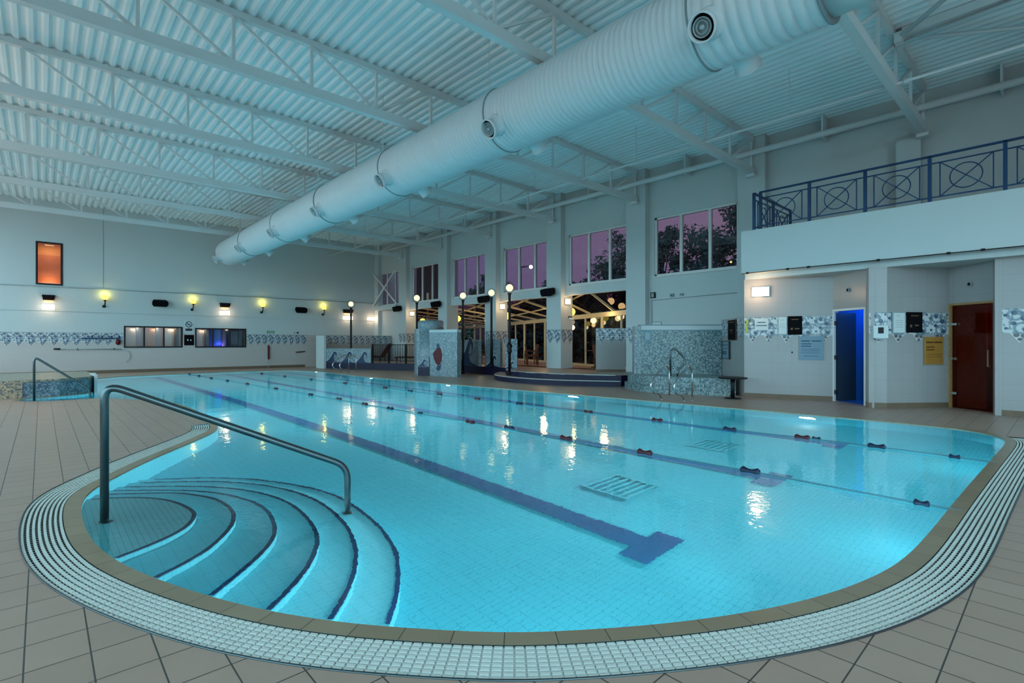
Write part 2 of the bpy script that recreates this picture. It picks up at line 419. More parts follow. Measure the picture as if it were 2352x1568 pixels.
# overflow grating: rows of white pads over a dark channel
gp = [POOL[k] for k in GR]
def resample(P, step):
    out = [P[0]]; acc = 0
    for a, b in zip(P, P[1:]):
        Ld = math.dist(a, b); s = step - acc
        while s <= Ld:
            out.append((a[0] + (b[0] - a[0]) * s / Ld, a[1] + (b[1] - a[1]) * s / Ld)); s += step
        acc = (acc + Ld) % step
    return out
gq = resample(gp, .046)
def gnorm(i):
    a = gq[max(0, i - 2)]; b = gq[min(len(gq) - 1, i + 2)]; t = Vector((b[0] - a[0], b[1] - a[1])).normalized()
    return Vector((t.y, -t.x)) * SGN, t
grt = thing('overflow_grating', (.1, 4.0, 0), 'white slotted plastic overflow grating curving round the near pool edge', 'grating')
chan = MB(); A = []; B = []
for i in range(len(gq)):
    nn, t = gnorm(i); A.append((gq[i][0] + nn.x * COPW, gq[i][1] + nn.y * COPW)); B.append((gq[i][0] + nn.x * (COPW + GRW), gq[i][1] + nn.y * (COPW + GRW)))
chan.strip(A, B, -.045, -.045); chan.strip(A, A, 0, -.045); chan.strip(B, B, -.045, 0)
obj('channel', chan, 'grate_dark', grt)
pads = MB(); rows = 8; rw = GRW / rows
for i in range(len(gq) - 1):
    n0, t0 = gnorm(i); n1_, t1 = gnorm(i + 1); a = gq[i]; b = gq[i + 1]
    for r in range(rows):
        s0 = COPW + r * rw + .0078; s1 = COPW + (r + 1) * rw - .0078
        q = []
        for (p, nn, fs) in ((a, n0, 1), (b, n1_, -1)):
            for s in (s0, s1): q.append((p[0] + nn.x * s + t0.x * .0046 * fs, p[1] + nn.y * s + t0.y * .0046 * fs))
        vs = [(x, y, 0.0) for x, y in q] + [(x, y, -.014) for x, y in q]
        pads.add(vs, [(0, 1, 3, 2) if SGN > 0 else (0, 2, 3, 1), (0, 4, 5, 1), (2, 3, 7, 6), (0, 2, 6, 4), (1, 5, 7, 3)])
    q = [(a[0] + n0.x * s + t0.x * o_, a[1] + n0.y * s + t0.y * o_, -.009) for s in (COPW, COPW + GRW) for o_ in (-.0045, .0045)]
    pads.add(q, [(0, 1, 3, 2)])
tag(obj('grate_pads', pads, 'grate_white', grt), 'white slotted pads', kind='stuff')
edge = MB(); rim = []
for i in range(0, len(gq), 3):
    nn, t = gnorm(i); rim.append((gq[i][0] + nn.x * (COPW + GRW), gq[i][1] + nn.y * (COPW + GRW), .001))
edge.tube(rim, .006, 6); obj('edge_strip', edge, 'dark_steel', grt)
# pool shell
PFZ = -.90
wl = MB()
wl.v = [Vector((p[0], p[1], -.03)) for p in ring_w] + [Vector((p[0], p[1], PFZ)) for p in ring_w]
for i in range(NP): wl.f.append([i, i + 1, n + i + 1, n + i]); wl.sm.append(True)
def wall_uv(w, p):
    k = min(range(0, NP), key=lambda i: (ring_w[i][0] - w.x) ** 2 + (ring_w[i][1] - w.y) ** 2); return (dist[k], w.z)
struct('wall_pool', wl, 'pool_tile', 'turquoise tiled side wall of the swimming pool', 'pool wall', uvfun=wall_uv)
pf = MB().add([(-1, 0, PFZ), (11.6, 0, PFZ), (11.6, 27.8, PFZ), (-1, 27.8, PFZ)], [(0, 1, 2, 3)])
struct('floor_pool', pf, 'pool_tile', 'turquoise tiled bottom of the swimming pool', 'pool floor')
wt = MB().add([(p[0], p[1], WZ) for p in (POOL if SGN > 0 else POOL[::-1])], [tuple(range(NP))])
import bmesh as _bm
bmw = _bm.new(); vv = [bmw.verts.new(v) for v in wt.v]; ff = bmw.faces.new(vv); _bm.ops.triangulate(bmw, faces=[ff])
wt = MB(); bmw.verts.index_update(); wt.v = [v.co.copy() for v in bmw.verts]
for f in bmw.faces: wt.f.append([v.index for v in f.verts]); wt.sm.append(False)
bmw.free()
tag(obj('pool_water', wt, 'pool_water'), 'clear turquoise water filling the swimming pool', 'water', kind='stuff')

# curved entry steps
NOSE = [[(.345, 6.121), (.511, 6.035), (.714, 5.87), (.872, 5.627), (.952, 5.343), (.98, 5.082), (.958, 4.93), (.871, 4.719), (.734, 4.562), (.563, 4.442), (.38, 4.342)],
 [(.495, 6.334), (.838, 6.086), (1.02, 5.92), (1.13, 5.73), (1.23, 5.5), (1.264, 5.243), (1.262, 5.05), (1.245, 4.88), (1.158, 4.60), (.94, 4.25), (.753, 4.079), (.547, 3.94)],
 [(.553, 6.581), (1.05, 6.18), (1.3, 5.85), (1.45, 5.5), (1.515, 5.217), (1.53, 4.95), (1.493, 4.658), (1.403, 4.302), (1.23, 4.028), (1.0, 3.78), (.781, 3.567)],
 [(.664, 6.8), (1.2, 6.38), (1.5, 6.02), (1.7, 5.6), (1.78, 5.25), (1.798, 4.945), (1.755, 4.45), (1.655, 4.067), (1.463, 3.731), (1.25, 3.48), (1.025, 3.275)],
 [(.817, 7.013), (1.2, 6.75), (1.5, 6.5), (1.8, 6.1), (1.98, 5.65), (2.06, 5.25), (2.072, 4.85), (2.002, 4.292), (1.86, 3.82), (1.679, 3.479), (1.5, 3.24), (1.306, 3.034)],
 [(.978, 7.189), (1.502, 6.866), (1.94, 6.355), (2.208, 5.756), (2.32, 5.35), (2.335, 4.95), (2.292, 4.292), (2.14, 3.695), (1.974, 3.369), (1.786, 3.077), (1.596, 2.855)]]
def smooth_open(P, it=2):
    for _ in range(it):
        Q = [P[0]]
        for a, b in zip(P, P[1:]): Q += [(a[0] * .75 + b[0] * .25, a[1] * .75 + b[1] * .25), (a[0] * .25 + b[0] * .75, a[1] * .25 + b[1] * .75)]
        P = Q + [P[-1]]
    return P
st = thing('pool_steps', (.4, 5.1, PFZ), 'fan of curved submerged entry steps with dark blue nosings', 'pool steps', kind='structure')
for k, P in enumerate(NOSE):
    z = -.12 - .12 * k; C_ = smooth_open(P)
    d0 = (Vector(P[0]) - Vector(P[1])).normalized(); d1 = (Vector(P[-1]) - Vector(P[-2])).normalized()
    body = [(P[0][0] + d0.x * .45, P[0][1] + d0.y * .3)] + C_ + [(P[-1][0] + d1.x * .35, P[-1][1] + d1.y * .2)] + [(-.35, 4.0), (-.35, 6.5)]
    s_ = obj('step', MB().prism(body, PFZ - .001 * k - .002, z), 'step_side', st); s_.data.materials.append(MATS['step_tread' if k == 0 else 'tread_lower'])
    for pl in s_.data.polygons:
        if pl.normal.z > .7: pl.material_index = 1
    nb = MB(); m_ = len(C_); inn = []
    for i in range(m_):
        a = C_[max(0, i - 1)]; b = C_[min(m_ - 1, i + 1)]; t = Vector((b[0] - a[0], b[1] - a[1])).normalized()
        nn = Vector((-t.y, t.x)); c = Vector((.6, 5.1)) - Vector(C_[i]); nn = nn if nn.dot(c) > 0 else -nn
        inn.append((C_[i][0] + nn.x * .034, C_[i][1] + nn.y * .034))
    out_ = [(2 * a[0] - .0 - a[0], a[1]) for a in C_]
    nb.strip(out_, inn, z + .004, z + .004); nb.strip(out_, out_, z - .016, z + .004)
    ob_ = obj('nosing', nb, 'nosing_tile', s_)
ps = thing('pool_steps', (-.1, 17.3, PFZ), 'submerged entry steps beside the mosaic spa wall', 'pool steps', kind='structure')
for k, r in enumerate((.45, .8, 1.15)):
    arc = [(-.42 + .05 + r * math.cos(a), 17.3 + r * .62 * math.sin(a)) for a in [(-PI / 2 + PI * j / 16) for j in range(17)]]
    obj('step', MB().prism(arc + [(-.6, 17.9), (-.6, 16.7)], PFZ - .001 * k - .002, -.12 - .2 * k), 'pool_tile', ps)

# lane markings (flat tile lines on the pool floor), ropes with floats
LM = [((3.86, 2.42), (3.62, 26.4), .26, 'single wide dark blue lane line nearest the curved steps'), ((6.48, 2.42), (6.30, 26.4), .25, 'dark blue lane line on the pool floor under the near lane rope'), ((9.10, 2.45), (8.85, 26.2), .25, 'dark blue lane line nearest the row of underwater lamps')]
for (a, b, w, lab) in LM:
    mb = MB(); a3 = Vector((*a, PFZ + .004)); b3 = Vector((*b, PFZ + .004))
    mb.beam(a3, b3, w, .004)
    mb.box(a[0] - .30, a[0] + .30, a[1] - .13, a[1] + .13, PFZ + .001, PFZ + .0075)
    tag(obj('lane_line', mb, 'lane_mark'), lab, 'lane line', kind='structure')
def rope(pts, floats, lab):
    r = thing('lane_rope', (*pts[0], WZ), lab, 'lane rope')
    obj('cord', MB().tube([(x, y, WZ + .012) for x, y in pts], .009, 6), 'rope', r)
    for j, (x, y, big) in enumerate(floats):
        f = MB(); ln = .10 if big else .055; ra = .045 if big else .035
        f.lathe([(ra * .6, -ln), (ra, -ln * .75), (ra * .55, -ln * .2), (ra * .55, ln * .2), (ra, ln * .75), (ra * .6, ln)], (x, y, WZ + .015), axis=(-.02, 1, 0), n=12)
        obj('float', f, 'float_red' if (big and j % 3 != 1) else 'float_navy', r)
rope([(5.67, .60), (5.66, .83), (5.71, 2.3), (5.67, 5.0), (5.60, 7.2), (5.52, 9.0), (5.42, 12.), (5.27, 16.4), (5.1, 21.1), (4.9, 27.15)],
     [(5.66, .87, 0), (5.71, 2.36, 1), (5.68, 3.67, 1), (5.67, 5.0, 1), (5.67, 6.24, 1), (5.58, 7.16, 1), (5.55, 8.73, 0), (5.475, 9.79, 1), (5.434, 10.87, 1), (5.45, 12.28, 1), (5.35, 13.83, 1), (5.27, 16.36, 1), (5.16, 18.9, 1), (5.08, 21.1, 1), (4.98, 23.1, 1), (4.93, 25., 1), (4.9, 26.7, 1)],
     'lane rope nearer the curved steps with navy and red floats')
rope([(8.27, .58), (8.32, 1.76), (8.31, 2.6), (8.22, 3.7), (8.18, 6.6), (8.08, 8.5), (7.97, 11.6), (7.87, 14.4), (7.77, 17.), (7.58, 19.6), (7.4, 27.2)],
     [(8.27, .95, 0), (8.325, 1.76, 1), (8.345, 2.5, 0), (8.317, 2.68, 1), (8.22, 3.72, 1), (8.22, 5.05, 1), (8.176, 6.6, 1), (8.085, 8.54, 1), (8.02, 10., 1), (7.97, 11.57, 1), (7.92, 13., 1), (7.868, 14.37, 1), (7.766, 17., 1), (7.58, 19.56, 1), (7.5, 22.2, 1), (7.43, 25., 1)],
     'lane rope nearer the row of underwater lamps with small floats')
for x, y, lab in ((4.98, 3.55, 'square drain grille in the pool floor beyond the T of the wide lane line'), (7.75, 3.75, 'square drain grille in the pool floor between the two lane ropes')):
    mb = MB()
    for k in range(7): mb.box(x - .3, x + .3, y - .3 + k * .095, y - .27 + k * .095, PFZ + .001, PFZ + .008)
    mb.box(x - .33, x - .3, y - .33, y + .33, PFZ + .001, PFZ + .01); mb.box(x + .3, x + .33, y - .33, y + .33, PFZ + .001, PFZ + .01)
    tag(obj('drain_grille', mb, 'drain_plastic'), lab, 'drain')

# underwater lamps
lampN = 0
def pool_lamp(x, y, dx, dy, e, lab, z=-.38):
    r = thing('pool_lamp', (x, y, z), lab, 'pool lamp', 'underwater lamps in the pool walls')
    d = Vector((dx, dy, 0)).normalized()
    obj('bezel', MB().lathe([(.14, -.02), (.145, .012), (.115, .02), (.112, .0)], (x, y, z), axis=d, n=20), 'chrome', r)
    obj('lens', MB().lathe([(.125, .0), (.12, .014), (.07, .022), (.0001, .026)], (x, y, z), axis=d, n=20), 'pool_lens', r)
    light('AREA', 'pool_light', (x + d.x * .05, y + d.y * .05, z), e, (.72, .95, 1.), .25, rot=(dx, dy, -.55), spread=2.9)
LE = 680
def on_right(y):
    c = [(p[0], p[1]) for p in POOL if p[0] > 8.5]; p = min(c, key=lambda q: abs(q[1] - y)); return p[0] - .025
for y, lab in ((3.45, 'underwater lamp in front of the sauna doors, nearest the camera'), (9.1, 'underwater lamp in front of the navy steps'), (14.3, 'underwater lamp in front of the mosaic tower'), (19.2, 'underwater lamp in front of the wave mural'), (25.0, 'underwater lamp at the far end by the red pole')):
    pool_lamp(on_right(y), y, -1, -.03, LE * 3.6, lab)
pool_lamp(2.39, 12.4, 1, .05, LE * 3.2, 'underwater lamp on the far side of the deck tip')
pool_lamp(1.31, 21.4, 1, .0, LE * 2.4, 'underwater lamp beside the white spa wall')
pool_lamp(2.2, 1.455, .0, 1, LE * .20, 'added unseen lamp under the near coping lighting the lowest steps')  # this and the next two: unseen lamps added to light treads and near floor
pool_lamp(5.2, .72, 0, 1, LE * .14, 'added unseen lamp under the near coping by the lane rope end')
pool_lamp(8.6, .66, 0, 1, LE * .14, 'added unseen lamp under the near coping towards the pool corner')

# handrails
def bend(P, r, n=6):
    P = [Vector(p) for p in P]; out = [P[0]]
    for i in range(1, len(P) - 1):
        a = (P[i - 1] - P[i]).normalized(); b = (P[i + 1] - P[i]).normalized(); rr = min(r, (P[i - 1] - P[i]).length * .45, (P[i + 1] - P[i]).length * .45)
        A_ = P[i] + a * rr; B_ = P[i] + b * rr
        for k in range(n + 1):
            t = k / n; out.append(A_ * (1 - t) ** 2 + P[i] * 2 * t * (1 - t) + B_ * t * t)
    return out + [P[-1]]
def handrail(p1, p2, z1, z2, f1, f2, r, lab, mat):
    h = thing('handrail', (*p1, f1), lab, 'handrail')
    obj('rail_tube', MB().tube(bend([(*p1, f1), (*p1, z1), (*p2, z2), (*p2, f2)], .13), r, 16), mat, h)
    for p, f in ((p1, f1), (p2, f2)): obj('floor_flange', MB().lathe([(r * 1.9, 0), (r * 1.9, .008), (r * 1.2, .016)], (*p, f), n=16), mat, h)
handrail((.376, 5.27), (2.18, 4.72), 1.07, .21, -.12, -.72, .030, 'dark steel handrail sloping down into the water over the curved steps', 'dark_steel')
handrail((-.13, 17.3), (.93, 17.15), 1.06, .19, -.12, -.88, .026, 'thin steel handrail in front of the mosaic spa wall', 'dark_steel')
def ladder(a, b, lab, lean):
    h = thing('ladder_rail', (*a, 0), lab, 'ladder rail', 'grab rails of the pool ladders')
    a3 = Vector((*a, 0)); b3 = Vector((*b, 0)); d = Vector((-1, lean, 0)).normalized()
    pts = [a3, a3 + Vector((0, 0, .70)), a3 + d * .13 + Vector((0, 0, .86)), a3 + d * .62 + Vector((0, 0, .60)), a3 + d * .80 + Vector((0, 0, .40)), a3 + d * .72 + Vector((0, 0, .20)), b3 + d * .12 + Vector((0, 0, .16)), b3]
    obj('rail_tube', MB().tube(bend(pts, .12, 5), .021, 12), 'chrome', h)
    for p in (a3, b3): obj('floor_flange', MB().lathe([(.04, 0), (.04, .008), (.026, .014)], p, n=12), 'chrome', h)
ladder((11.53, 6.74), (11.22, 6.76), 'chrome ladder grab rail before the mosaic spa, farther from the camera', .05)
ladder((11.66, 6.20), (11.33, 6.22), 'chrome ladder grab rail before the mosaic spa, nearer the low table', .05)
ladder((10.74, 23.1), (10.42, 23.12), 'chrome ladder grab rail before the wave mural, nearer the far wall', .05)
ladder((10.72, 22.3), (10.40, 22.32), 'chrome ladder grab rail before the wave mural, nearer the mosaic tower', .05)

# ------------------------------------------------------------------ room shell
XL, XR, YN, YF, ZT = -4.6, 15.95, -4., 30.1, 7.56
rec = MB()
winY = [(6.95, 9.91), (10.99, 13.89), (15.06, 17.92), (19.08, 21.95), (23.1, 25.95), (27.2, 29.95)]
hs = [(a, b, 3.74, 5.80) for a, b in winY]
hs += [(10.93, 14.12, .35, 3.35), (14.93, 18.2, .35, 3.35), (19.0, 22.15, .35, 3.35), (22.95, 26.25, .35, 3.35)]
struct('wall_right', holes(MB(), 'x', XR, XR + .2, YN, YF, 0, ZT + .1, hs), 'white_wall', 'white upper wall with tall dusk windows above the openings', 'wall')
farh = [(-.174, .70, 3.92, 5.785), (2.86, 5.22, 1.16, 2.20), (5.76, 8.15, 1.15, 2.16)]
struct('wall_far', holes(MB(), 'y', YF, YF + .25, XL, 17.5, 0, ZT + .1, farh), 'white_wall', 'long white far wall with small windows and lamps', 'wall')
leftw = [(YN + .3 + k * 4.25, YN + 4.2 + k * 4.25, .9, 5.0 if k < 3 else 7.0) for k in range(8)]  # unglazed bays, sized for the sky light they let into the hall
struct('wall_left', holes(MB(), 'x', XL - .2, XL, YN, YF, 0, ZT + .1, leftw), 'white_wall', 'unseen side wall of the hall with open bays added to let in sky light', 'wall')
struct('wall_near', holes(MB(), 'y', YN - .2, YN, XL, 16.15, 0, ZT + .1, [(XL + .4, 4.6, .6, 7.0), (5.2, 10.2, .6, 7.0), (10.8, 13.0, .6, 3.0)]), 'white_wall', 'unseen end wall behind the camera with openings added to let in sky light', 'wall')  # openings out of view, added so sky light reaches the hall
# corrugated roof deck
ce = MB(); x = XL - .2; prof = []
while x < XR + .25: prof += [(x, 7.565), (x + .07, 7.565), (x + .115, 7.625), (x + .175, 7.625)]; x += .22
m_ = len(prof); vs = [(a, y, b) for y in (YN, YF + .2) for a, b in prof]
ce.add(vs, [(i, m_ + i, m_ + i + 1, i + 1) for i in range(m_ - 1)])
struct('ceiling', ce, 'roof_deck', 'corrugated pale metal roof deck', 'ceiling')
# columns of the right wall
CY = [6.47, 10.53, 14.52, 18.6, 22.53, 26.65, 29.85]
zb = [0, .35, .35, .35, .35, .35, .35]
clab = ['wall column at the balcony corner', 'wall column beside the mosaic screen', 'wall column with frieze nearest the navy steps', 'wall column behind the tallest lamp post', 'wall column behind the mosaic tower', 'wall column beside the cross-braced window', 'wall column in the far corner']
for y, z, lb in zip(CY, zb, clab):
    h = .405 if y < 29 else .25
    struct('wall_column', MB().box(15.70, 16.43, y - h, y + h, z, ZT), 'white_wall', 'white square ' + lb, 'column')
struct('wall_column', MB().box(15.70, 15.95, 2.43, 2.92, 4.2, 6.42), 'white_wall', 'slim white pilaster rising from the balcony', 'column')
# friezes
def frieze(name, p, q, ztop, zbot, mat='frieze', pitch=.375, z_off=.004, label=None):
    p = Vector(p); q = Vector(q); Ld = (q - p).length; nU = max(1, round(Ld / pitch)); pit = Ld / nU; d = (q - p) / Ld
    nrm = Vector((d.y, -d.x)) * z_off; mb = MB(); H_ = ztop - zbot; shelf = zbot + H_ * .30
    def P_(s, z): w = p + d * s + nrm; return (w.x, w.y, z)
    for k in range(nU):
        s0 = k * pit; s1 = s0 + pit
        mb.face([P_(s0, shelf), P_(s0 + pit * .22, shelf - H_ * .02), P_(s0 + pit * .5, zbot), P_(s0 + pit * .80, shelf - H_ * .04), P_(s1, shelf), P_(s1, ztop), P_(s0, ztop)])
    def uvf(w, pl): return (((Vector((w.x, w.y)) - p).dot(d)) / pit, (w.z - zbot) / H_)
    return struct(name, mb, mat, label, 'tile frieze', uvfun=uvf)
FT, FB = 1.86, 1.26
frieze('trim_2', (-4.6, YF - .008), (2.82, YF - .008), FT, FB, label='blue rosette tile frieze under the orange window')
frieze('trim_3', (8.2, YF - .008), (11.4, YF - .008), FT, FB, label='blue rosette tile frieze beside the red pole')
t4 = struct('wall_screen', MB().box(11.42, 15.9, 28.3, 28.45, .35, 1.83), 'wall_tile', 'low white tiled screen wall behind the railing', 'wall')
frieze('trim_4', (11.42, 28.3), (15.7, 28.3), 1.82, 1.24, label='blue rosette frieze on the low screen behind the railing')
struct('trim_5', MB().box(11.30, 11.42, 27.38, 28.45, 0, 1.80), 'white_wall', 'slim white end post of the wave mural', 'post')
k_ = 6
for y, z in zip(CY[1:6], zb[1:6]):
    frieze('trim_%d' % k_, (15.70, y + .405), (15.70, y - .405), 1.95, 1.36, label='rosette frieze on the pool face of the ' + clab[CY.index(y)]); k_ += 1
    frieze('trim_%d' % k_, (15.70, y - .405), (16.43, y - .405), 1.95, 1.36, label='rosette frieze on the side face of the ' + clab[CY.index(y)]); k_ += 1
struct('trim_60', holes(MB(), 'y', YF - .008, YF - .0005, XL, 15.7, 0, 1.86, [farh[1], farh[2]]), 'dado_tile', 'cream tiled lower part of the far wall', 'tiles')
# skirtings and ledges on the far wall
struct('baseboard_far', MB().box(XL, 11.3, YF - .02, YF, 0, .14), 'brown_skirt', 'brown tile skirting along the far wall', 'skirting')
struct('trim_30', MB().box(XL, 15.9, YF - .03, YF, 2.79, 2.81), 'white_wall', 'thin ledge under the wall lamps', 'trim')
cond = thing('cable_conduit', (0, YF, 3.85), 'thin grey cable conduit running the length of the far wall', 'conduit')
obj('conduit_pipe', MB().tube([(XL, YF - .03, 3.83), (4.8, YF - .03, 3.88), (15.8, YF - .03, 3.92)], .02, 8), 'print_grey', cond)
struct('trim_31', MB().box(2.09, 2.12, YF - .006, YF, 3.9, ZT), 'print_grey', 'vertical panel joint in the far wall', 'joint')

# right wall windows
def window(n, y0, y1, z0, z1, lab, mull, brace=False):
    w = thing('window_%d' % n, (XR + .1, (y0 + y1) / 2, z0), lab, 'window', kind='structure')
    fr = MB(); t = .07
    fr.box(XR + .04, XR + .13, y0, y1, z0, z0 + t); fr.box(XR + .04, XR + .13, y0, y1, z1 - t, z1); fr.box(XR + .04, XR + .13, y0, y0 + t, z0, z1); fr.box(XR + .04, XR + .13, y1 - t, y1, z0, z1)
    obj('window_frame', fr, 'pvc_white', w)
    for my in mull: obj('mullion', MB().box(XR + .03, XR + .13, my - .045, my + .045, z0 + t, z1 - t), 'pvc_white', w)
    ys = [y0 + t] + sum([[a - .045, a + .045] for a in sorted(mull)], []) + [y1 - t]
    for a, b in zip(ys[::2], ys[1::2]): obj('pane', MB().box(XR + .085, XR + .095, a, b, z0 + t, z1 - t), 'window_glass', w)
    obj('window_sill', MB().box(XR - .05, XR + .14, y0 - .05, y1 + .05, z0 - .035, z0), 'pvc_white', w)
wl_ = ['tall three-pane window nearest the balcony with dark trees outside', 'three-pane window above the mosaic screen with pink sky', 'three-pane window showing the street lamp outside', 'three-pane window with purple sky behind a lamp globe', 'dark maroon three-pane window near the far corner', 'dark window behind the white cross brace']
for i, ((a, b), lb) in enumerate(zip(winY, wl_)):
    s = (b - a); window(i + 1, a, b, 3.74, 5.80, lb, [b - 1.0, b - 2.02])
xb = thing('cross_brace', (15.66, 28.7, 3.7), 'white steel cross brace in front of the corner window', 'brace')
obj('brace_bar', MB().beam((15.62, 27.15, 3.72), (15.62, 30.0, 5.75), .06, .10), 'white_steel', xb)
obj('brace_bar', MB().beam((15.54, 27.15, 5.75), (15.54, 30.0, 3.72), .06, .10), 'white_steel', xb)
struct('trim_32', MB().box(15.5, 15.95, 27.1, 29.9, 3.42, 3.68), 'white_wall', 'white box ledge under the cross-braced window', 'ledge')

# roof trusses
def truss(y, lab):
    t = thing('roof_truss', (5.5, y, 6.42), lab, 'roof truss', 'white steel trusses across the hall')
    obj('bottom_chord', MB().box(XL, 15.66, y - .075, y + .075, 6.42, 6.61), 'white_steel', t)
    obj('top_chord', MB().box(XL, 15.66, y - .06, y + .06, 7.44, 7.56), 'white_steel', t)
    xs = [5.515 + 1.445 * k for k in range(-7, 8)]
    xs = [x_ for x_ in xs if XL <= x_ - .02 and x_ < 15.66]
    for x_ in xs: obj('post', MB().box(x_ - .028, x_ + .028, y - .028, y + .028, 6.61, 7.44), 'white_steel', t)
    for a, b in zip(xs, xs[1:]):
        if (a + b) / 2 < 5.515: pa, pb = (a + .04, y, 7.44), (b - .05, y, 6.61)
        else: pa, pb = (a + .05, y, 6.61), (b - .04, y, 7.44)
        obj('diagonal', MB().beam(pa, pb, .05, .055, up=(0, 1, 0)), 'white_steel', t)
    obj('bearing_plate', MB().box(15.5, 15.72, y - .12, y + .12, 6.34, 6.42), 'white_steel', t)
tl = ['white roof truss above the balcony, over the end of the ribbed duct', 'white roof truss meeting the column at the balcony corner', 'white roof truss meeting the column by the window with pink sky', 'white roof truss in the middle of the hall over the pool steps end', 'white roof truss third from the far wall', 'white roof truss second from the far wall', 'white roof truss closest to the far wall']
for y, lb in zip([2.37, 6.42, 10.48, 14.5, 18.56, 22.6, 26.66], tl): truss(y, lb)
# wind bracing beyond the first truss
wb = thing('wind_bracing', (12.4, 2.37, 7.4), 'tubular wind bracing fanning out from the nearest truss node', 'bracing')
nd = Vector((12.4, 2.30, 7.36))
obj('node_plate', MB().box(12.25, 12.55, 2.18, 2.31, 7.24, 7.44), 'white_steel', wb)
obj('brace_tube', MB().tube([nd, nd + Vector((-3.2, -3.1, 0))], .045, 10), 'white_steel', wb)
obj('brace_tube', MB().tube([nd, nd + Vector((3.2, -4.2, .05))], .04, 10), 'white_steel', wb)
obj('eaves_beam', MB().box(12.33, 12.50, -3.9, 2.2, 7.38, 7.54), 'white_steel', wb)
obj('brace_tube', MB().tube([nd + Vector((.05, 0, -.08)), nd + Vector((-.3, -6, -.08))], .045, 10), 'white_steel', wb)
# service pipes
for (x_, z_, r_, y0, y1, nm, lb, cat) in ((12.45, 6.52, .028, -3.9, 29.9, 'sprinkler_pipe', 'thin pale pipe running through the trusses towards the far wall', 'pipe'), (15.50, 7.03, .085, -3.9, 29.9, 'service_pipe', 'thick pale pipe running above the windows', 'pipe')):
    pr = thing(nm, (x_, 13, z_), lb, cat)
    obj('pipe_run', MB().tube([(x_, y0, z_), (x_, y1, z_)], r_, 12), 'white_steel', pr)
    if x_ < 13:
        for y in (2.37, 6.42, 10.48, 14.5, 18.56, 22.6):
            obj('pipe_coupling', MB().lathe([(.04, -.05), (.05, -.03), (.05, .03), (.04, .05)], (x_, y - .22, z_), axis=(0, 1, 0), n=12), 'white_steel', pr)
            obj('pipe_hanger', MB().box(x_ - .006, x_ + .006, y + 1.9, y + 1.912, z_, 7.56), 'white_steel', pr)
    else:
        for y in (1.0, 4.5, 8.5, 12.5, 16.5, 20.5, 24.5): obj('pipe_bracket', MB().box(15.48, 15.95, y - .02, y + .02, 6.93, 7.56), 'white_steel', pr)

# ------------------------------------------------------------------ air duct
DX, DZ, DR = 6.71, 5.75, .59
du = thing('air_duct', (DX, 14, DZ), 'huge round white ventilation duct hung under the roof trusses', 'duct')
rib = MB(); prof = []; y = 1.9
while y < 27.5: prof += [(DR - .014, y), (DR + .004, y + .018), (DR + .006, y + (.10 if y < 3.3 else .062)), (DR - .010, y + (.125 if y < 3.3 else .085))]; y += .14 if y < 3.3 else .10
prof += [(DR, 27.5)]
rib.lathe([(r, z) for r, z in prof], (DX, 0, DZ), axis=(0, 1, 0), n=56); obj('ribbed_pipe', rib, 'duct_paint', du)
obj('end_cap', MB().lathe([(DR, 27.48), (DR * .99, 27.6), (DR * .9, 27.8), (DR * .7, 27.95), (DR * .35, 28.03), (.001, 28.05)], (DX, 0, DZ), axis=(0, 1, 0), n=40), 'duct_paint', du)
obj('plain_pipe', MB().lathe([(DR - .05, -3.9), (DR - .05, 1.92)], (DX, 0, DZ), axis=(0, 1, 0), n=48), 'pvc_white', du)
SY = [3.34, 7.45, 11.55, 15.6, 19.65, 23.8]
for y in [1.9] + SY: obj('hanging_strap', MB().lathe([(DR + .008, -.014), (DR + .022, -.010), (DR + .022, .010), (DR + .008, .014)], (DX, y, DZ), axis=(0, 1, 0), n=48), 'strap_grey', du)
for y in SY + [1.9, 26.9]:
    obj('hanger_rod', MB().tube([(DX - .45, y, DZ + .38), (DX - .45, y, 7.56)], .008, 6), 'white_steel', du)
proto = None
for y in [3.08, 7.2, 11.3, 15.35, 19.4, 23.55, 27.25]:
    for sx in (-1, 1):
        d = Vector((sx * .839, 0, -.544)); c = Vector((DX, y, DZ)) + d * (DR - .03)
        nz = obj('nozzle', MB().lathe([(.20, 0), (.19, .03), (.165, .045), (.165, .22), (.18, .23), (.18, .27), (.158, .272), (.15, .10)], c, axis=d, n=28), 'duct_paint', du)
        lv = MB()
        for r_, h_ in ((.118, .245), (.078, .24)): lv.lathe([(r_ - .002, h_ - .02), (r_, h_ + .010), (r_ - .010, h_ + .010), (r_ - .008, h_ - .02)], c, axis=d, n=24)
        lv.lathe([(.024, .14), (.030, .25), (.022, .265), (.001, .27)], c, axis=d, n=16)
        lo = obj('nozzle_louvre', lv, 'louvre_grey', nz)
        bk = obj('nozzle_throat', MB().lathe([(.156, .20), (.001, .201)], c, axis=d, n=24), 'black_metal', nz)

# ------------------------------------------------------------------ balcony and sauna block
SX = 13.15
struct('wall_balcony', MB().box(SX, XR, -4, 5.66, 3.17, 4.23), 'white_wall', 'deep white balcony front over the sauna doors', 'balcony')
struct('trim_33', MB().box(13.38, XR, -4, 5.66, 3.03, 3.17), 'white_wall', 'white lintel strip under the balcony', 'lintel')
BA = [(13.40, 5.69), (13.62, 4.97), (14.03, 3.84), (13.50, 3.05), (13.18, 2.93), (13.36, 2.64), (14.50, 1.76), (13.92, .92), (13.60, .87), (13.64, .40), (13.75, -2.2)]
def seg(mb, p, q, z0, z1, th=.08): mb.wallseg(q, p, z0, z1, -th) if False else mb.wallseg(p, q, z0, z1, th)
sau = MB()
def inw(p, q):
    d = (Vector(q) - Vector(p)).normalized(); nn = Vector((-d.y, d.x))
    return nn if nn.dot(Vector((1, .25))) > 0 else -nn
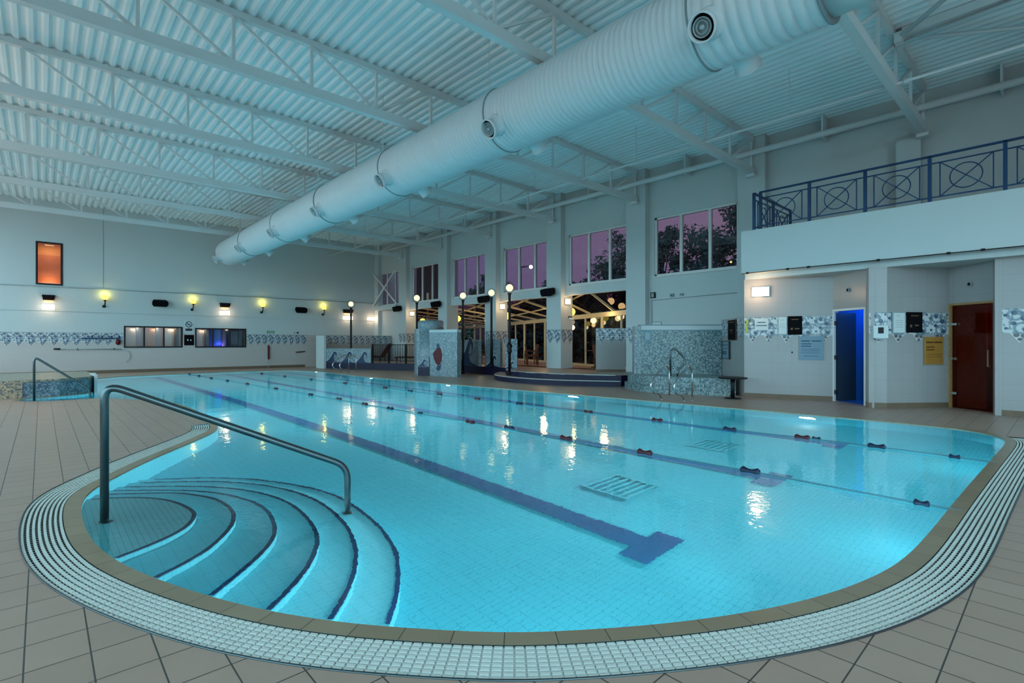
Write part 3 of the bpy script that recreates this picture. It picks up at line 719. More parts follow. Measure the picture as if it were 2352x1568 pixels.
def wseg(mb, p, q, z0, z1, th=.10):
    nn = inw(p, q) * th; mb.prism([p, q, (q[0] + nn.x, q[1] + nn.y), (p[0] + nn.x, p[1] + nn.y)], z0, z1)
for i, (p, q) in enumerate(zip(BA, BA[1:])):
    if i == 2: wseg(sau, p, q, 2.17, 3.03)
    elif i == 6: wseg(sau, p, q, 2.24, 3.03)
    else: wseg(sau, p, q, 0, 3.03)
sau.wallseg((13.42, 5.70), (15.06, 7.07), 0, 2.085, -.10)
sau.box(13.5, XR, 5.60, 5.70, 0, 3.17)
struct('wall_sauna', sau, 'wall_tile', 'faceted white tiled wall of the steam and sauna rooms', 'wall')
def skirt(mb, p, q): nn = inw(p, q) * -.012; mb.prism([p, q, (q[0] + nn.x, q[1] + nn.y), (p[0] + nn.x, p[1] + nn.y)], 0, .11)
sk = MB()
for i, (p, q) in enumerate(zip(BA, BA[1:])):
    if i not in (2, 6): skirt(sk, p, q)
struct('baseboard_right', sk, 'brown_skirt', 'brown tile skirting round the sauna block', 'skirting')
FN = 2.06
def fr2(i, a=0., b=1., name=None, lab=None):
    p = Vector(BA[i]); q = Vector(BA[i + 1]); p2 = p + (q - p) * a; q2 = p + (q - p) * b
    # direction so that the offset is towards the camera
    nn = inw(p, q); d = (q2 - p2).normalized(); side = Vector((d.y, -d.x))
    if side.dot(nn) > 0: p2, q2 = q2, p2
    return frieze(name, p2, q2, FN, 1.40, 'frieze_near', .42, .006, lab)
fr2(0, name='trim_34', lab='rosette frieze under the rectangular wall lamp')
fr2(1, name='trim_35', lab='rosette frieze on the panel left of the blue door')
fr2(4, name='trim_36', lab='rosette frieze behind the white dispenser')
fr2(5, name='trim_37', lab='rosette frieze on the panel beside the sauna door')
fr2(8, name='trim_38', lab='rosette frieze beside the sauna door handle side')
fr2(9, name='trim_39', lab='rosette frieze on the wall beyond the sauna door')
frieze('trim_40', (15.0, 7.02), (13.45, 5.725), 2.08, 1.42, 'frieze_near', .42, .006, 'rosette frieze on the angled wall above the low table')
frieze_obj = bpy.data.objects['trim_40']
# steam room and sauna interiors
def room(i, depth, ht, mat, lab):
    p = Vector(BA[i]); q = Vector(BA[i + 1]); nn = inw(p, q); a = p + nn * .10; b = q + nn * .10; c = b + nn * depth; d = a + nn * depth
    mb = MB(); P = [a, b, c, d]
    mb.face([(v.x, v.y, .004) for v in P]); mb.face([(v.x, v.y, ht) for v in P])
    for u, v in ((b, c), (c, d), (d, a)): mb.face([(u.x, u.y, 0), (v.x, v.y, 0), (v.x, v.y, ht), (u.x, u.y, ht)])
    struct('wall_room', mb, mat, lab, 'room'); return p, q, nn
p, q, nn = room(2, 1.25, 2.6, 'blue_room', 'blue lit steam room interior')
mid = (p + q) / 2 + nn * .6
light('POINT', 'steam_light', (mid.x + nn.x * .35, mid.y + nn.y * .35, 2.3), 14, (.02, .22, 1.), .15)
bn = thing('steam_bench', ((p + q)[0] / 2 + nn.x * 1.05, (p + q)[1] / 2 + nn.y * 1.05, 0), 'dark navy bench inside the blue steam room', 'bench')
c0 = p + (q - p) * .10 + nn * .85; c1 = q - (q - p) * .10 + nn * .85; c2 = c1 + nn * .42; c3 = c0 + nn * .42
obj('bench_base', MB().prism([tuple(c0), tuple(c1), tuple(c2), tuple(c3)], 0.01, .95), 'navy_bench', bn)
obj('bench_seat', MB().prism([tuple(c0), tuple(c1), tuple(c2), tuple(c3)], .95, 1.0), 'blue_room', bn)
def door_frame(n, p, q, zt, mat, lab, w=.05):
    d = (q - p).normalized(); nn = inw(p, q); o = p - nn * .015
    dr = thing('door_%d' % n, ((p.x + q.x) / 2, (p.y + q.y) / 2, 0), lab, 'door', kind='structure')
    mb = MB()
    for a, b, z0, z1 in ((0, w, 0, zt), ((q - p).length - w, (q - p).length, 0, zt), (0, (q - p).length, zt, zt + w)):
        A_ = o + d * a; B_ = o + d * b; C2 = B_ + nn * .11; D2 = A_ + nn * .11
        mb.prism([tuple(A_), tuple(B_), tuple(C2), tuple(D2)], z0, z1)
    obj('door_frame', mb, mat, dr); return dr, d, nn
dr, d, nn = door_frame(1, p, q, 2.15, 'pvc_white', 'dark slate door standing open on the blue steam room')
hp = p + d * .06 + nn * .03; lf = (d * -.10 + nn * .99); ln = Vector((-lf.y, lf.x)) * .04
obj('door_leaf', MB().prism([tuple(hp), tuple(hp + lf * .74), tuple(hp + lf * .74 + ln), tuple(hp + ln)], .012, 2.12), 'slate_door', dr)
for z in (.22, 1.05, 1.87): obj('hinge', MB().box(hp.x - .045, hp.x + .015, hp.y - .02, hp.y + .03, z - .05, z + .05), 'black_metal', dr)
p, q, nn = room(6, 1.25, 2.6, 'wood_sauna', 'dark red wooden sauna interior')
mid = (p + q) / 2 + nn * .9 + (q - p) * .25
light('POINT', 'sauna_light', (mid.x, mid.y, 2.2), 2, (1., .10, .04), .12)
panel_fill = p + nn * .75 + (q - p) * .62; light('POINT', 'sauna_light', (panel_fill.x, panel_fill.y, 1.4), 1.6, (1., .45, .16), .1)  # second light has no fixture, added so the timber panel shows
dr, d, nn = door_frame(2, p, q, 2.2, 'wood_oak', 'sauna glass door in an oak frame with red glow inside', .045)
A_ = p + d * .05 + nn * .03; B_ = q - d * .05 + nn * .03
obj('glass_leaf', MB().prism([tuple(A_), tuple(B_), tuple(B_ + nn * .01), tuple(A_ + nn * .01)], .012, 2.19), 'door_glass', dr)
for z in (.32, 1.06, 1.80):
    h = p + d * .04 - nn * .012; obj('hinge', MB().prism([tuple(h), tuple(h + d * .13), tuple(h + d * .13 + nn * .03), tuple(h + nn * .03)], z - .025, z + .025), 'chrome', dr)
hd = q - d * .20 - nn * .03
obj('handle', MB().tube([(hd.x + nn.x * .03, hd.y + nn.y * .03, .92), (hd.x, hd.y, .92), (hd.x, hd.y, 1.25), (hd.x + nn.x * .03, hd.y + nn.y * .03, 1.25)], .014, 8), 'wood_oak', dr)
wp0 = p + nn * .14 + d * .05
pn = MB(); pn.prism([tuple(wp0), tuple(wp0 + d * .40 + nn * .25), tuple(wp0 + d * .40 + nn * .29), tuple(wp0 + nn * .04)], .012, 2.2)
tag(obj('timber_panel', pn, 'wood_oak'), 'brown timber panel behind the glass of the sauna door', 'panel')

# things on the sauna block walls
def plate(i, a, b, z0, z1, th=.02, gap=.003, P=None):
    p = Vector(P[0] if P else BA[i]); q = Vector(P[1] if P else BA[i + 1]); nn = inw(p, q) * -1
    s = p + (q - p) * a + nn * gap; e = p + (q - p) * b + nn * gap
    return MB().prism([tuple(s), tuple(e), tuple(e + nn * th), tuple(s + nn * th)], z0, z1)
def base_pt(i, a, z, P=None):
    p = Vector(P[0] if P else BA[i]); q = Vector(P[1] if P else BA[i + 1]); nn = inw(p, q) * -1; s = p + (q - p) * a + nn * .01
    return (s.x, s.y, z)
def board(nm, i, a, b, z0, z1, frame, face, ink, rows, lab, cat, P=None, bw=.08, bt=.02, gap=.009):
    t = thing(nm, base_pt(i, (a + b) / 2, z0, P), lab, cat)
    obj('board_frame', plate(i, a, b, z0, z1, .018, gap, P), frame, t)
    obj('board_face', plate(i, a + (b - a) * bw, b - (b - a) * bw, z0 + bt, z1 - bt, .003, gap + .018, P), face, t)
    for (u0, u1, v, hh) in rows:
        zz = z0 + (z1 - z0) * v
        obj('printed_line', plate(i, a + (b - a) * u0, a + (b - a) * u1, zz - hh / 2, zz + hh / 2, .0015, gap + .0212, P), ink, t)
board('notice_board', 1, .40, .84, .98, 1.56, 'board_blue', 'board_blue', 'print_dark', [(.1, .45, .80, .025), (.52, .9, .80, .025), (.1, .5, .68, .02), (.1, .5, .58, .02), (.1, .85, .46, .008), (.1, .85, .38, .008), (.1, .85, .30, .008), (.2, .8, .16, .01)], 'blue notice board with dark heading lines left of the slate door', 'notice board')
board('black_sign', 1, .20, .46, 1.60, 2.06, 'speaker_black', 'speaker_black', 'faint_gold', [(.25, .75, .82, .02), (.2, .36, .32, .05), (.5, .8, .32, .03)], 'square black sign between two notices left of the blue door', 'sign', gap=.012)
board('paper_notice', 1, .02, .19, 1.60, 2.06, 'print_grey', 'paper_white', 'print_grey', [(.2, .7, .8, .012), (.2, .8, .6, .008), (.2, .8, .5, .008), (.2, .8, .4, .008)], 'framed white notice left of the square black sign', 'notice', gap=.012)
board('notice_board', 5, .58, .90, .93, 1.53, 'wood_oak', 'board_amber', 'print_brown', [(.1, .45, .80, .03), (.5, .9, .80, .03), (.1, .5, .63, .022), (.1, .5, .53, .022), (.15, .85, .36, .008), (.15, .85, .28, .008)], 'amber notice board beside the sauna door', 'notice board')
board('black_sign', 5, .30, .55, 1.62, 2.06, 'speaker_black', 'speaker_black', 'faint_gold', [(.25, .75, .82, .018), (.2, .32, .32, .06), (.5, .75, .35, .03)], 'square black sign above the amber notice board', 'sign', gap=.012)
board('paper_notice', 5, .07, .28, 1.60, 2.06, 'print_grey', 'paper_white', 'print_grey', [(.3, .5, .82, .012), (.2, .8, .6, .008), (.2, .8, .5, .008), (.2, .8, .4, .008), (.2, .8, .3, .008)], 'framed white notice between the dispenser and a black sign', 'notice', gap=.012)
PL = ((15.06 - .0, 7.07 - .0), (13.42, 5.70))
board('notice_board', 0, .06, .44, .93, 1.45, 'black_frame', 'board_blue', 'print_dark', [(.12, .88, .78, .02), (.12, .88, .58, .012), (.15, .35, .35, .1), (.45, .6, .35, .1)], 'black framed blue notice beside the mosaic spa wall', 'notice board', P=PL, bw=.14)
board('black_sign', 0, .36, .72, 1.47, 2.04, 'wood_dark', 'speaker_black', 'faint_gold', [(.2, .8, .88, .02), (.3, .6, .5, .03), (.3, .6, .42, .01), (.3, .6, .35, .01)], 'tall black sign above the black framed notice', 'sign', P=PL, gap=.012)
board('paper_notice', 0, .33, .75, 1.72, 2.02, 'paper_white', 'paper_white', 'print_dark', [(.2, .8, .66, .02), (.1, .9, .4, .02)], 'small white paper notice under the rectangular wall lamp', 'notice', gap=.012, bw=.02, bt=.005)
ys_ = thing('yellow_wedge', base_pt(0, .04, 1.66), 'yellow wedge shape on the wall corner beside the black sign', 'tag')  # yellow wedge made of two small blocks on the wall
obj('wedge_body', plate(0, .05, .12, 1.66, 1.90, .05, .012), 'wedge_yellow', ys_); obj('wedge_cap', plate(0, .07, .14, 1.90, 2.0, .05, .012), 'wedge_yellow', ys_)
dp = thing('soap_dispenser', base_pt(4, .55, 1.50), 'white wall dispenser with a dark window between the two doors', 'dispenser')
obj('dispenser_body', plate(4, .15, .95, 1.50, 1.77, .10, .008), 'paper_white', dp); obj('dispenser_window', plate(4, .40, .70, 1.60, 1.73, .004, .108), 'black_metal', dp); obj('dispenser_lever', plate(4, .3, .8, 1.47, 1.50, .08, .02), 'print_grey', dp)
vt = []
for i, a, lab in ((2, .5, 'small round grey vent above the blue steam room door'), (6, .45, 'small round grey vent above the oak sauna door')):
    v = thing('wall_vent', base_pt(i, a, 2.62), lab, 'vent', 'small vents over the doors'); nn = inw(BA[i], BA[i + 1]) * -1
    c = Vector(base_pt(i, a, 2.62)); ax = (nn.x, nn.y, 0)
    obj('vent_collar', MB().lathe([(.05, 0), (.05, .02), (.035, .03)], c, axis=ax, n=16), 'print_grey', v); obj('vent_core', MB().lathe([(.033, .022), (.033, .034), (.001, .036)], c, axis=ax, n=12), 'black_metal', v)
mk = thing('wall_button', base_pt(1, .28, 1.16), 'small dark push button left of the blue notice board', 'button')
obj('button_plate', plate(1, .265, .295, 1.145, 1.18, .012), 'black_metal', mk)
rl = thing('wall_lamp', base_pt(0, .5, 2.60), 'bright rectangular bulkhead lamp on the sauna block wall', 'wall lamp')
obj('lamp_body', plate(0, .24, .78, 2.58, 2.82, .05), 'chrome', rl); obj('lamp_diffuser', plate(0, .28, .74, 2.605, 2.795, .05, .053), 'lamp_warm', rl)
c = base_pt(0, .5, 2.7); light('POINT', 'block_lamp_light', (c[0] - .35, c[1] - .02, 2.7), 16, (1., .68, .40), .12)
# cable along the balcony foot
cb = thing('edge_cable', (SX, 1, 3.15), 'black cable clipped along the foot of the balcony', 'cable')
obj('cable_run', MB().tube([(SX - .012, 5.64, 3.155), (SX - .012, 4.6, 3.165), (SX - .012, 1, 3.16), (SX - .012, -3.9, 3.16)], .010, 6), 'black_metal', cb)
for y in (5.5, 4.55, 4.1, 2.75, 1.6, 1.1, .5): obj('cable_clip', MB().box(SX - .03, SX, y - .03, y + .03, 3.14, 3.185), 'black_metal', cb)

# balcony railings
def railing(nm, p, dirv, n_, lab, first=0, sp=1.10):
    r = thing(nm, (p[0], p[1], 4.23), lab, 'railing'); d = Vector((dirv[0], dirv[1], 0)); P0 = Vector((p[0], p[1], 0))
    Lr = d * sp * n_
    obj('top_rail', MB().beam(P0 + Vector((0, 0, 5.15)) - d * .02, P0 + Lr + Vector((0, 0, 5.15)), .06, .035), 'rail_blue', r)
    obj('upper_bar', MB().beam(P0 + Vector((0, 0, 5.0)), P0 + Lr + Vector((0, 0, 5.0)), .02, .024), 'rail_blue', r)
    obj('lower_bar', MB().beam(P0 + Vector((0, 0, 4.32)), P0 + Lr + Vector((0, 0, 4.32)), .02, .024), 'rail_blue', r)
    for k in range(first, n_ + 1): obj('post', MB().beam(P0 + d * sp * k + Vector((0, 0, 4.23)), P0 + d * sp * k + Vector((0, 0, 5.15)), .06, .06), 'rail_blue', r)
    for k in range(n_):
        c = P0 + d * sp * (k + .5); pm = MB(); hw = .39
        for s in (-1, 1): pm.beam(c + d * hw * s + Vector((0, 0, 4.32)), c + d * hw * s + Vector((0, 0, 5.0)), .02, .02)
        pm.beam(c - d * hw + Vector((0, 0, 4.32)), c + d * hw + Vector((0, 0, 5.0)), .016, .018); pm.beam(c - d * hw + Vector((0, 0, 5.0)), c + d * hw + Vector((0, 0, 4.32)), .016, .018)
        pm.tube([c + d * .24 * math.cos(a) + Vector((0, 0, 4.66 + .24 * math.sin(a))) for a in [2 * PI * j / 28 for j in range(28)]], .011, 6, closed=True)
        obj('ring_panel', pm, 'rail_blue', r)
railing('balcony_railing', (13.20, 5.20), (0, -1), 8, 'long blue railing with ringed crosses along the balcony front')
railing('balcony_railing', (13.20, 5.36), (1, 0), 2, 'short blue return railing at the end of the balcony', sp=1.24)

# ------------------------------------------------------------------ raised platform, navy steps, mosaic walls
PF = [(16.43, 8.95), (13.75, 9.75), (13.65, 9.9), (12.98, 11.1), (12.68, 12.3), (12.68, 13.4), (13.1, 14.6), (14.2, 15.7), (14.5, 16.6), (14.38, 17.6), (14.8, 20.0), (13.7, 22.3), (11.42, 27.42), (11.42, 28.4), (16.43, 28.4)]
def solid_top(nm, poly, z0, z1, side_mat, top_mat, lab, cat):
    o = struct(nm, MB().prism(poly, z0, z1), side_mat, lab, cat)
    o.data.materials.append(MATS[top_mat])
    for pl in o.data.polygons:
        if pl.normal.z > .7: pl.material_index = 1
    return o
solid_top('floor_platform', PF, .0, .35, 'navy_tile', 'deck_tile', 'raised tiled terrace with a navy riser', 'platform')
FS = smooth_open([(13.52, 9.62), (13.3, 9.95), (12.55, 11.06), (12.26, 12.2), (12.24, 13.5), (12.6, 14.7), (13.4, 15.6), (14.3, 16.2)], 2)
so_ = solid_top('floor_step', FS + [(14.4, 14.5), (13.9, 10.5)], 0, .175, 'navy_tile', 'deck_tile', 'curved lower navy step up to the terrace', 'step')
ne = MB().tube([(a, b, .176) for a, b in FS], .012, 6); struct('trim_41', ne, 'grate_white', 'pale nosing line of the lower navy step', 'nosing')
ne = MB().tube([(a, b, .35) for a, b in smooth_open(PF[2:8], 2)], .012, 6); struct('trim_42', ne, 'grate_white', 'pale nosing line of the upper navy step', 'nosing')

# wave art inlays
def wave_inlay(parent, o, d, s, zb_, k):
    o = Vector((*o, 0)); d = Vector((*d, 0)); nrm = Vector((d.y, -d.x, 0)) * .004
    pts = []
    for i in range(9): t = i / 8; pts.append((-.5 + .55 * t, .05 + .42 * t ** 1.6))
    for i in range(1, 9): a = PI * .5 - PI * 1.15 * i / 8; pts.append((.05 + .24 * math.cos(a), .33 + .15 * math.sin(a) - .0))
    for i in range(8, 0, -1): a = PI * .5 - PI * 1.0 * i / 8; pts.append((.06 + .13 * math.cos(a), .30 + .09 * math.sin(a)))
    pts += [(.02, .2), (.12, .06), (.5, .0), (-.5, .0)]
    mb = MB().face([o + d * x * s + nrm + Vector((0, 0, zb_ + z * s * 1.3)) for x, z in pts]); obj('wave_shape', mb, 'wave_blue', parent)
    mb = MB().tube([o + d * x * s + nrm + Vector((0, 0, zb_ + (z + .03) * s * 1.3)) for x, z in pts[:16]], .014, 5); obj('wave_crest', mb, 'wave_white', parent)
def mural(nm, p, q, z0, z1, th, waves, lab, cat='mural wall', navy=.0, mat='mosaic_light', cap=True):
    p = Vector(p); q = Vector(q); d = (q - p).normalized(); nb_ = Vector((-d.y, d.x))
    t = thing(nm, ((p.x + q.x) / 2, (p.y + q.y) / 2, z0), lab, cat)
    obj('wall_body', MB().prism([tuple(p), tuple(q), tuple(q + nb_ * th), tuple(p + nb_ * th)], z0, z1), mat, t)
    nrm = Vector((d.y, -d.x)) * .003
    if navy: obj('navy_base', MB().prism([tuple(p + nrm * 1.2), tuple(q + nrm * 1.2), tuple(q), tuple(p)], z0, z0 + navy), 'navy_tile', t)
    Ld = (q - p).length
    for k in range(waves):
        c = p + d * Ld * (k + .5) / waves; wave_inlay(t, (c.x + nrm.x, c.y + nrm.y), (d.x, d.y), Ld / waves * .98, z0 + navy, k)
    return t, p, q, d, nrm
# direction is chosen so the picture face (right of p->q) looks at the pool
mural('wave_wall', (11.43, 27.40), (12.66, 24.65), 0, 1.10, .16, 3, 'low wall with three big blue wave crests before the railing', navy=.32)
mural('wave_wall', (14.86, 19.95), (14.45, 17.95), .35, 1.54, .16, 1, 'mosaic wave panel between the tower and the lamp posts')
mural('wave_wall', (14.40, 17.35), (14.52, 16.55), .35, 1.54, .16, 1, 'mosaic wave panel under the second tallest lamp post')
mural('wave_wall', (13.83, 15.45), (14.17, 15.10), .0, 1.56, .50, 1, 'narrow blue wave pillar behind the nearest lamp post', navy=.35, mat='mosaic_blue')
# mosaic tower
tw = thing('mosaic_tower', (12.3, 17.8, 0), 'pale mosaic shower tower with a red emblem beside the pool', 'tower')
T0 = (12.10, 18.32); T1 = (12.47, 16.86)
obj('tower_wall', MB().prism([T0, T1, (T1[0] + .25, T1[1] + .06), (T0[0] + .25, T0[1] + .06)], 0, 1.80), 'mosaic_light', tw)
obj('tower_cap', MB().prism([(T0[0] - .01, T0[1]), (T1[0] - .01, T1[1]), (T1[0] + .26, T1[1] + .06), (T0[0] + .26, T0[1] + .06)], 1.83, 1.95), 'white_wall', tw)
obj('tower_groove', MB().prism([(T0[0] + .005, T0[1]), (T1[0] + .005, T1[1]), (T1[0] + .25, T1[1] + .06), (T0[0] + .25, T0[1] + .06)], 1.80, 1.83), 'wave_teal', tw)
cyl = (12.45, 18.75)
obj('tower_drum', MB().lathe([(.55, 0), (.55, 1.80), (.545, 1.80), (.545, 1.83), (.555, 1.83), (.555, 2.30), (.50, 2.36), (.02, 2.38)], (*cyl, 0), n=40), 'mosaic_light', tw)
obj('side_slab', MB().prism([(11.86, 18.95), (11.98, 18.50), (12.2, 18.55), (12.3, 19.3), (12.0, 19.35)], 0, 2.0), 'mosaic_light', tw)
dT = (Vector(T1) - Vector(T0)).normalized(); nT = Vector((dT.y, -dT.x))
if nT.dot(Vector((-1, -1))) < 0: nT = -nT
def emb(pts, mat, nm, off_):
    c = Vector(T0) + dT * .48 + nT * off_
    obj(nm, MB().face([(c.x + dT.x * x * 1.3, c.y + dT.y * x * 1.3, z) for x, z in pts]), mat, tw)
emb([(-.22, .95), (-.15, 1.05), (-.08, 1.10), (-.05, 1.22), (.08, 1.22), (.14, 1.1), (.18, .9), (.16, .66), (.08, .50), (.02, .44), (-.08, .52), (-.18, .72)], 'red_paint', 'red_emblem', .004)
emb([(-.06, 1.24), (-.07, 1.32), (0, 1.38), (.07, 1.32), (.06, 1.22), (0, 1.15)], 'wave_blue', 'emblem_head', .006)
emb([(-.02, .46), (.06, .44), (.14, .56), (.12, .34), (.03, .22), (-.08, .27), (-.05, .38)], 'wave_blue', 'emblem_tail', .006)
wvp = tw
a = Vector((11.79, 18.72)); b = Vector((12.06, 18.30)); dd = (b - a).normalized()
obj('picture_base', MB().prism([tuple(a), tuple(b), (b.x + .03, b.y + .02), (a.x + .03, a.y + .02)], 0.0, .78), 'mosaic_blue', wvp)
obj('picture_navy_base', MB().prism([(a.x - .006, a.y - .004), (b.x - .006, b.y - .004), tuple(b), tuple(a)], 0.0, .38), 'navy_tile', wvp)
wave_inlay(wvp, ((a.x + b.x) / 2 - .006, (a.y + b.y) / 2 - .004), (dd.x, dd.y), .48, .40, 0)

# terrace railing and plinth
tr = thing('terrace_railing', (13.2, 23.4, .35), 'black iron railing with thin bars along the terrace edge', 'railing')
R0 = Vector((12.68, 24.5)); R1 = Vector((14.0, 21.75)); dR = (R1 - R0); LR = dR.length; dR.normalize()
obj('top_rail', MB().beam((R0.x, R0.y, 1.30), (R1.x, R1.y, 1.30), .05, .04), 'black_metal', tr)
obj('lower_rail', MB().beam((R0.x, R0.y, .47), (R1.x, R1.y, .47), .04, .03), 'black_metal', tr)
for k in range(4):
    c = R0 + dR * (LR * k / 3); obj('post', MB().box(c.x - .035, c.x + .035, c.y - .035, c.y + .035, .35, 1.34), 'black_metal', tr)
for k in range(1, 30):
    if k % 10 == 0: continue
    c = R0 + dR * (LR * k / 30); obj('baluster', MB().box(c.x - .011, c.x + .011, c.y - .011, c.y + .011, .47, 1.29), 'black_metal', tr)
# loungers behind the railing
def lounger(x, y, rz, lab):
    l = thing('sun_lounger', (x, y, .35), lab, 'sun lounger', 'loungers on the terrace'); R_ = Matrix.Rotation(rz, 4, 'Z')
    def T_(mb):
        for v in mb.v: w = R_ @ v; v.x, v.y, v.z = w.x + x, w.y + y, w.z + .35
        return mb
    mb = MB()
    for s in (-.3, .3): mb.box(-.9, .55, s - .02, s + .02, .26, .31)
    for k in range(12): mb.box(-.88 + k * .12, -.80 + k * .12, -.3, .3, .31, .33)
    obj('lounger_frame', T_(mb), 'wicker_red', l)
    bk = MB(); bk.beam((.52, 0, .33), (.98, 0, 1.0), .6, .04, up=(0, 0, 1)); obj('backrest', T_(bk), 'wicker_red', l)
    for sx in (-.8, .5):
        for sy in (-.28, .28): obj('leg', T_(MB().box(sx - .02, sx + .02, sy - .02, sy + .02, 0, .27)), 'wicker_red', l)
lounger(14.2, 23.0, -.9, 'dark wooden sun lounger with raised back behind the terrace railing')
lounger(13.3, 25.6, -.9, 'dark wooden sun lounger behind the wave wall end of the railing')

# lamp posts
def lamp_post(x, y, z0, zg, lab, ornate=False, e=14):
    t = thing('lamp_post', (x, y, z0), lab, 'lamp post', 'black lamp posts with glass globes')
    obj('post_base', MB().lathe([(.10, 0), (.10, .05), (.06, .09), (.045, .2)], (x, y, z0), n=16), 'black_metal', t)
    obj('post_shaft', MB().lathe([(.055, .15), (.052, 1.0), (.048, zg - z0 - .35), (.05, zg - z0 - .32), (.05, zg - z0 - .27), (.085, zg - z0 - .2)], (x, y, z0), n=14), 'black_metal', t)
    if ornate: obj('post_knot', MB().lathe([(.04, .78), (.10, .92), (.07, 1.0), (.12, 1.1), (.045, 1.25)], (x, y, z0), n=14), 'black_metal', t)
    obj('globe', MB().sphere((x, y, zg), .205, 24), 'clear_glass', t)
    obj('bulb', MB().sphere((x, y, zg), .135, 16), 'lamp_globe', t)
    light('POINT', 'lamp_post_light', (x, y, zg), e, (1., .80, .42), .12)
lamp_post(12.93, 14.2, .175, 3.46, 'tall black lamp post with globe nearest the navy steps', True)
lamp_post(14.40, 16.98, .35, 3.57, 'black lamp post with globe above the wave panel by the speaker')
lamp_post(14.02, 18.52, .0, 3.53, 'black lamp post with globe right behind the mosaic tower')
lamp_post(12.72, 20.3, .0, 3.46, 'black lamp post with globe left of the mosaic tower')
lamp_post(12.25, 26.1, .0, 3.48, 'black lamp post with globe by the railing near the far wall')

# mosaic spa beside the sauna block
CU = smooth_open([(13.75, 9.45), (13.4, 9.3), (13.05, 8.95), (12.78, 8.25), (12.76, 7.5), (12.93, 6.75), (13.1, 6.2), (13.5, 5.95)], 2)
sp_ = thing('spa_pool', (13.3, 7.6, 0), 'raised mosaic spa basin with a curved front before the mosaic wall', 'spa pool', kind='structure')
obj('spa_basin', MB().prism(CU + [(14.6, 6.9), (14.9, 7.1), (14.2, 8.4), (13.75, 9.0)], 0, .46), 'mosaic_teal', sp_)
low = smooth_open([(13.62, 9.52), (13.2, 9.25), (12.78, 8.65), (12.56, 8.0), (12.6, 7.5), (12.8, 7.0)], 2)
obj('spa_step', MB().prism(low + [(13.0, 7.3), (13.3, 8.8)], 0, .20), 'mosaic_teal', sp_)
WA = Vector((14.98, 7.02)); WB = Vector((13.28, 8.72)); dW = (WB - WA).normalized(); nW = Vector((-dW.y, dW.x)); nW = nW if nW.dot(Vector((1, 1))) > 0 else -nW
def slab(a, b, z0, z1, th, mb=None): mb = mb or MB(); return mb.prism([tuple(a), tuple(b), tuple(b + nW * th), tuple(a + nW * th)], z0, z1)
mw = thing('mosaic_wall', (14.1, 7.9, .46), 'tall green grey mosaic wall behind the spa basin', 'wall', kind='structure')
obj('wall_body', slab(WA, WB, 0, 1.76, .22), 'mosaic_teal', mw)
obj('wall_groove', slab(WA + nW * .01, WB + nW * .01, 1.76, 1.79, .2), 'wave_teal', mw)
obj('wall_cap', slab(WA, WB, 1.79, 1.92, .22), 'white_wall', mw)
obj('cap_strip', slab(WA - nW * .015, WB - nW * .015 + dW * .04, 1.92, 1.945, .25), 'wave_teal', mw)
obj('end_pier', slab(WB - nW * .03, WB - nW * .03 + dW * .20, 0, 1.90, .30), 'mosaic_light', mw)
fl = thing('paper_notice', (13.6, 8.2, 1.45), 'small framed notice on the mosaic wall near its pier', 'notice')
a_ = WB - dW * .30 - nW * .012; b_ = WB - dW * .10 - nW * .012
obj('board_frame', slab(a_, b_, 1.45, 1.75, .01), 'wave_teal', fl); obj('board_face', slab(a_ + dW * .03 - nW * .003, b_ - dW * .03 - nW * .003, 1.49, 1.71, .003), 'print_grey', fl)
def sp_rail():
    h = thing('grab_rail', (13.05, 7.6, .46), 'looped steel grab rail rising from the spa basin rim', 'handrail')
    p0 = Vector((13.05, 7.6, .455)); d = Vector((.736, -.677, 0)).normalized()
    pts = [p0, p0 + Vector((0, 0, .72)), p0 + d * .12 + Vector((0, 0, .80)), p0 + d * .40 + Vector((0, 0, .52)), p0 + d * .42 + Vector((0, 0, .36)), p0 + d * .22 + Vector((0, 0, .18)), p0 + d * .20 + Vector((0, 0, 0))]
    obj('rail_tube', MB().tube(bend(pts, .1, 5), .028, 10), 'dark_steel', h)
sp_rail()
# low table
lt = thing('side_table', (12.80, 5.72, 0), 'low black pedestal table between the spa and the sauna block', 'table')
obj('table_top', MB().lathe([(.33, .50), (.345, .51), (.345, .53), (.33, .535)], (12.80, 5.72, 0), n=32), 'black_metal', lt)
obj('pedestal', MB().lathe([(.05, .015), (.045, .3), (.06, .50)], (12.80, 5.72, 0), n=16), 'black_metal', lt)
obj('table_foot', MB().lathe([(.20, 0), (.20, .015), (.05, .03)], (12.80, 5.72, 0), n=24), 'black_metal', lt)
# white screen on the terrace
scw = MB().wallseg((14.90, 11.66), (15.70, 10.95), .35, 1.93, .14); struct('wall_screen', scw, 'wall_tile', 'low white screen wall with frieze beside the spa', 'wall')
frieze('trim_43', (14.90, 11.66), (15.70, 10.95), 1.93, 1.36, label='rosette frieze on the low screen wall beside the spa')
struct('baseboard_screen', MB().wallseg((14.89, 11.645), (15.70, 10.935), .35, .43, .01), 'brown_skirt', 'brown skirting of the low screen wall', 'skirting')

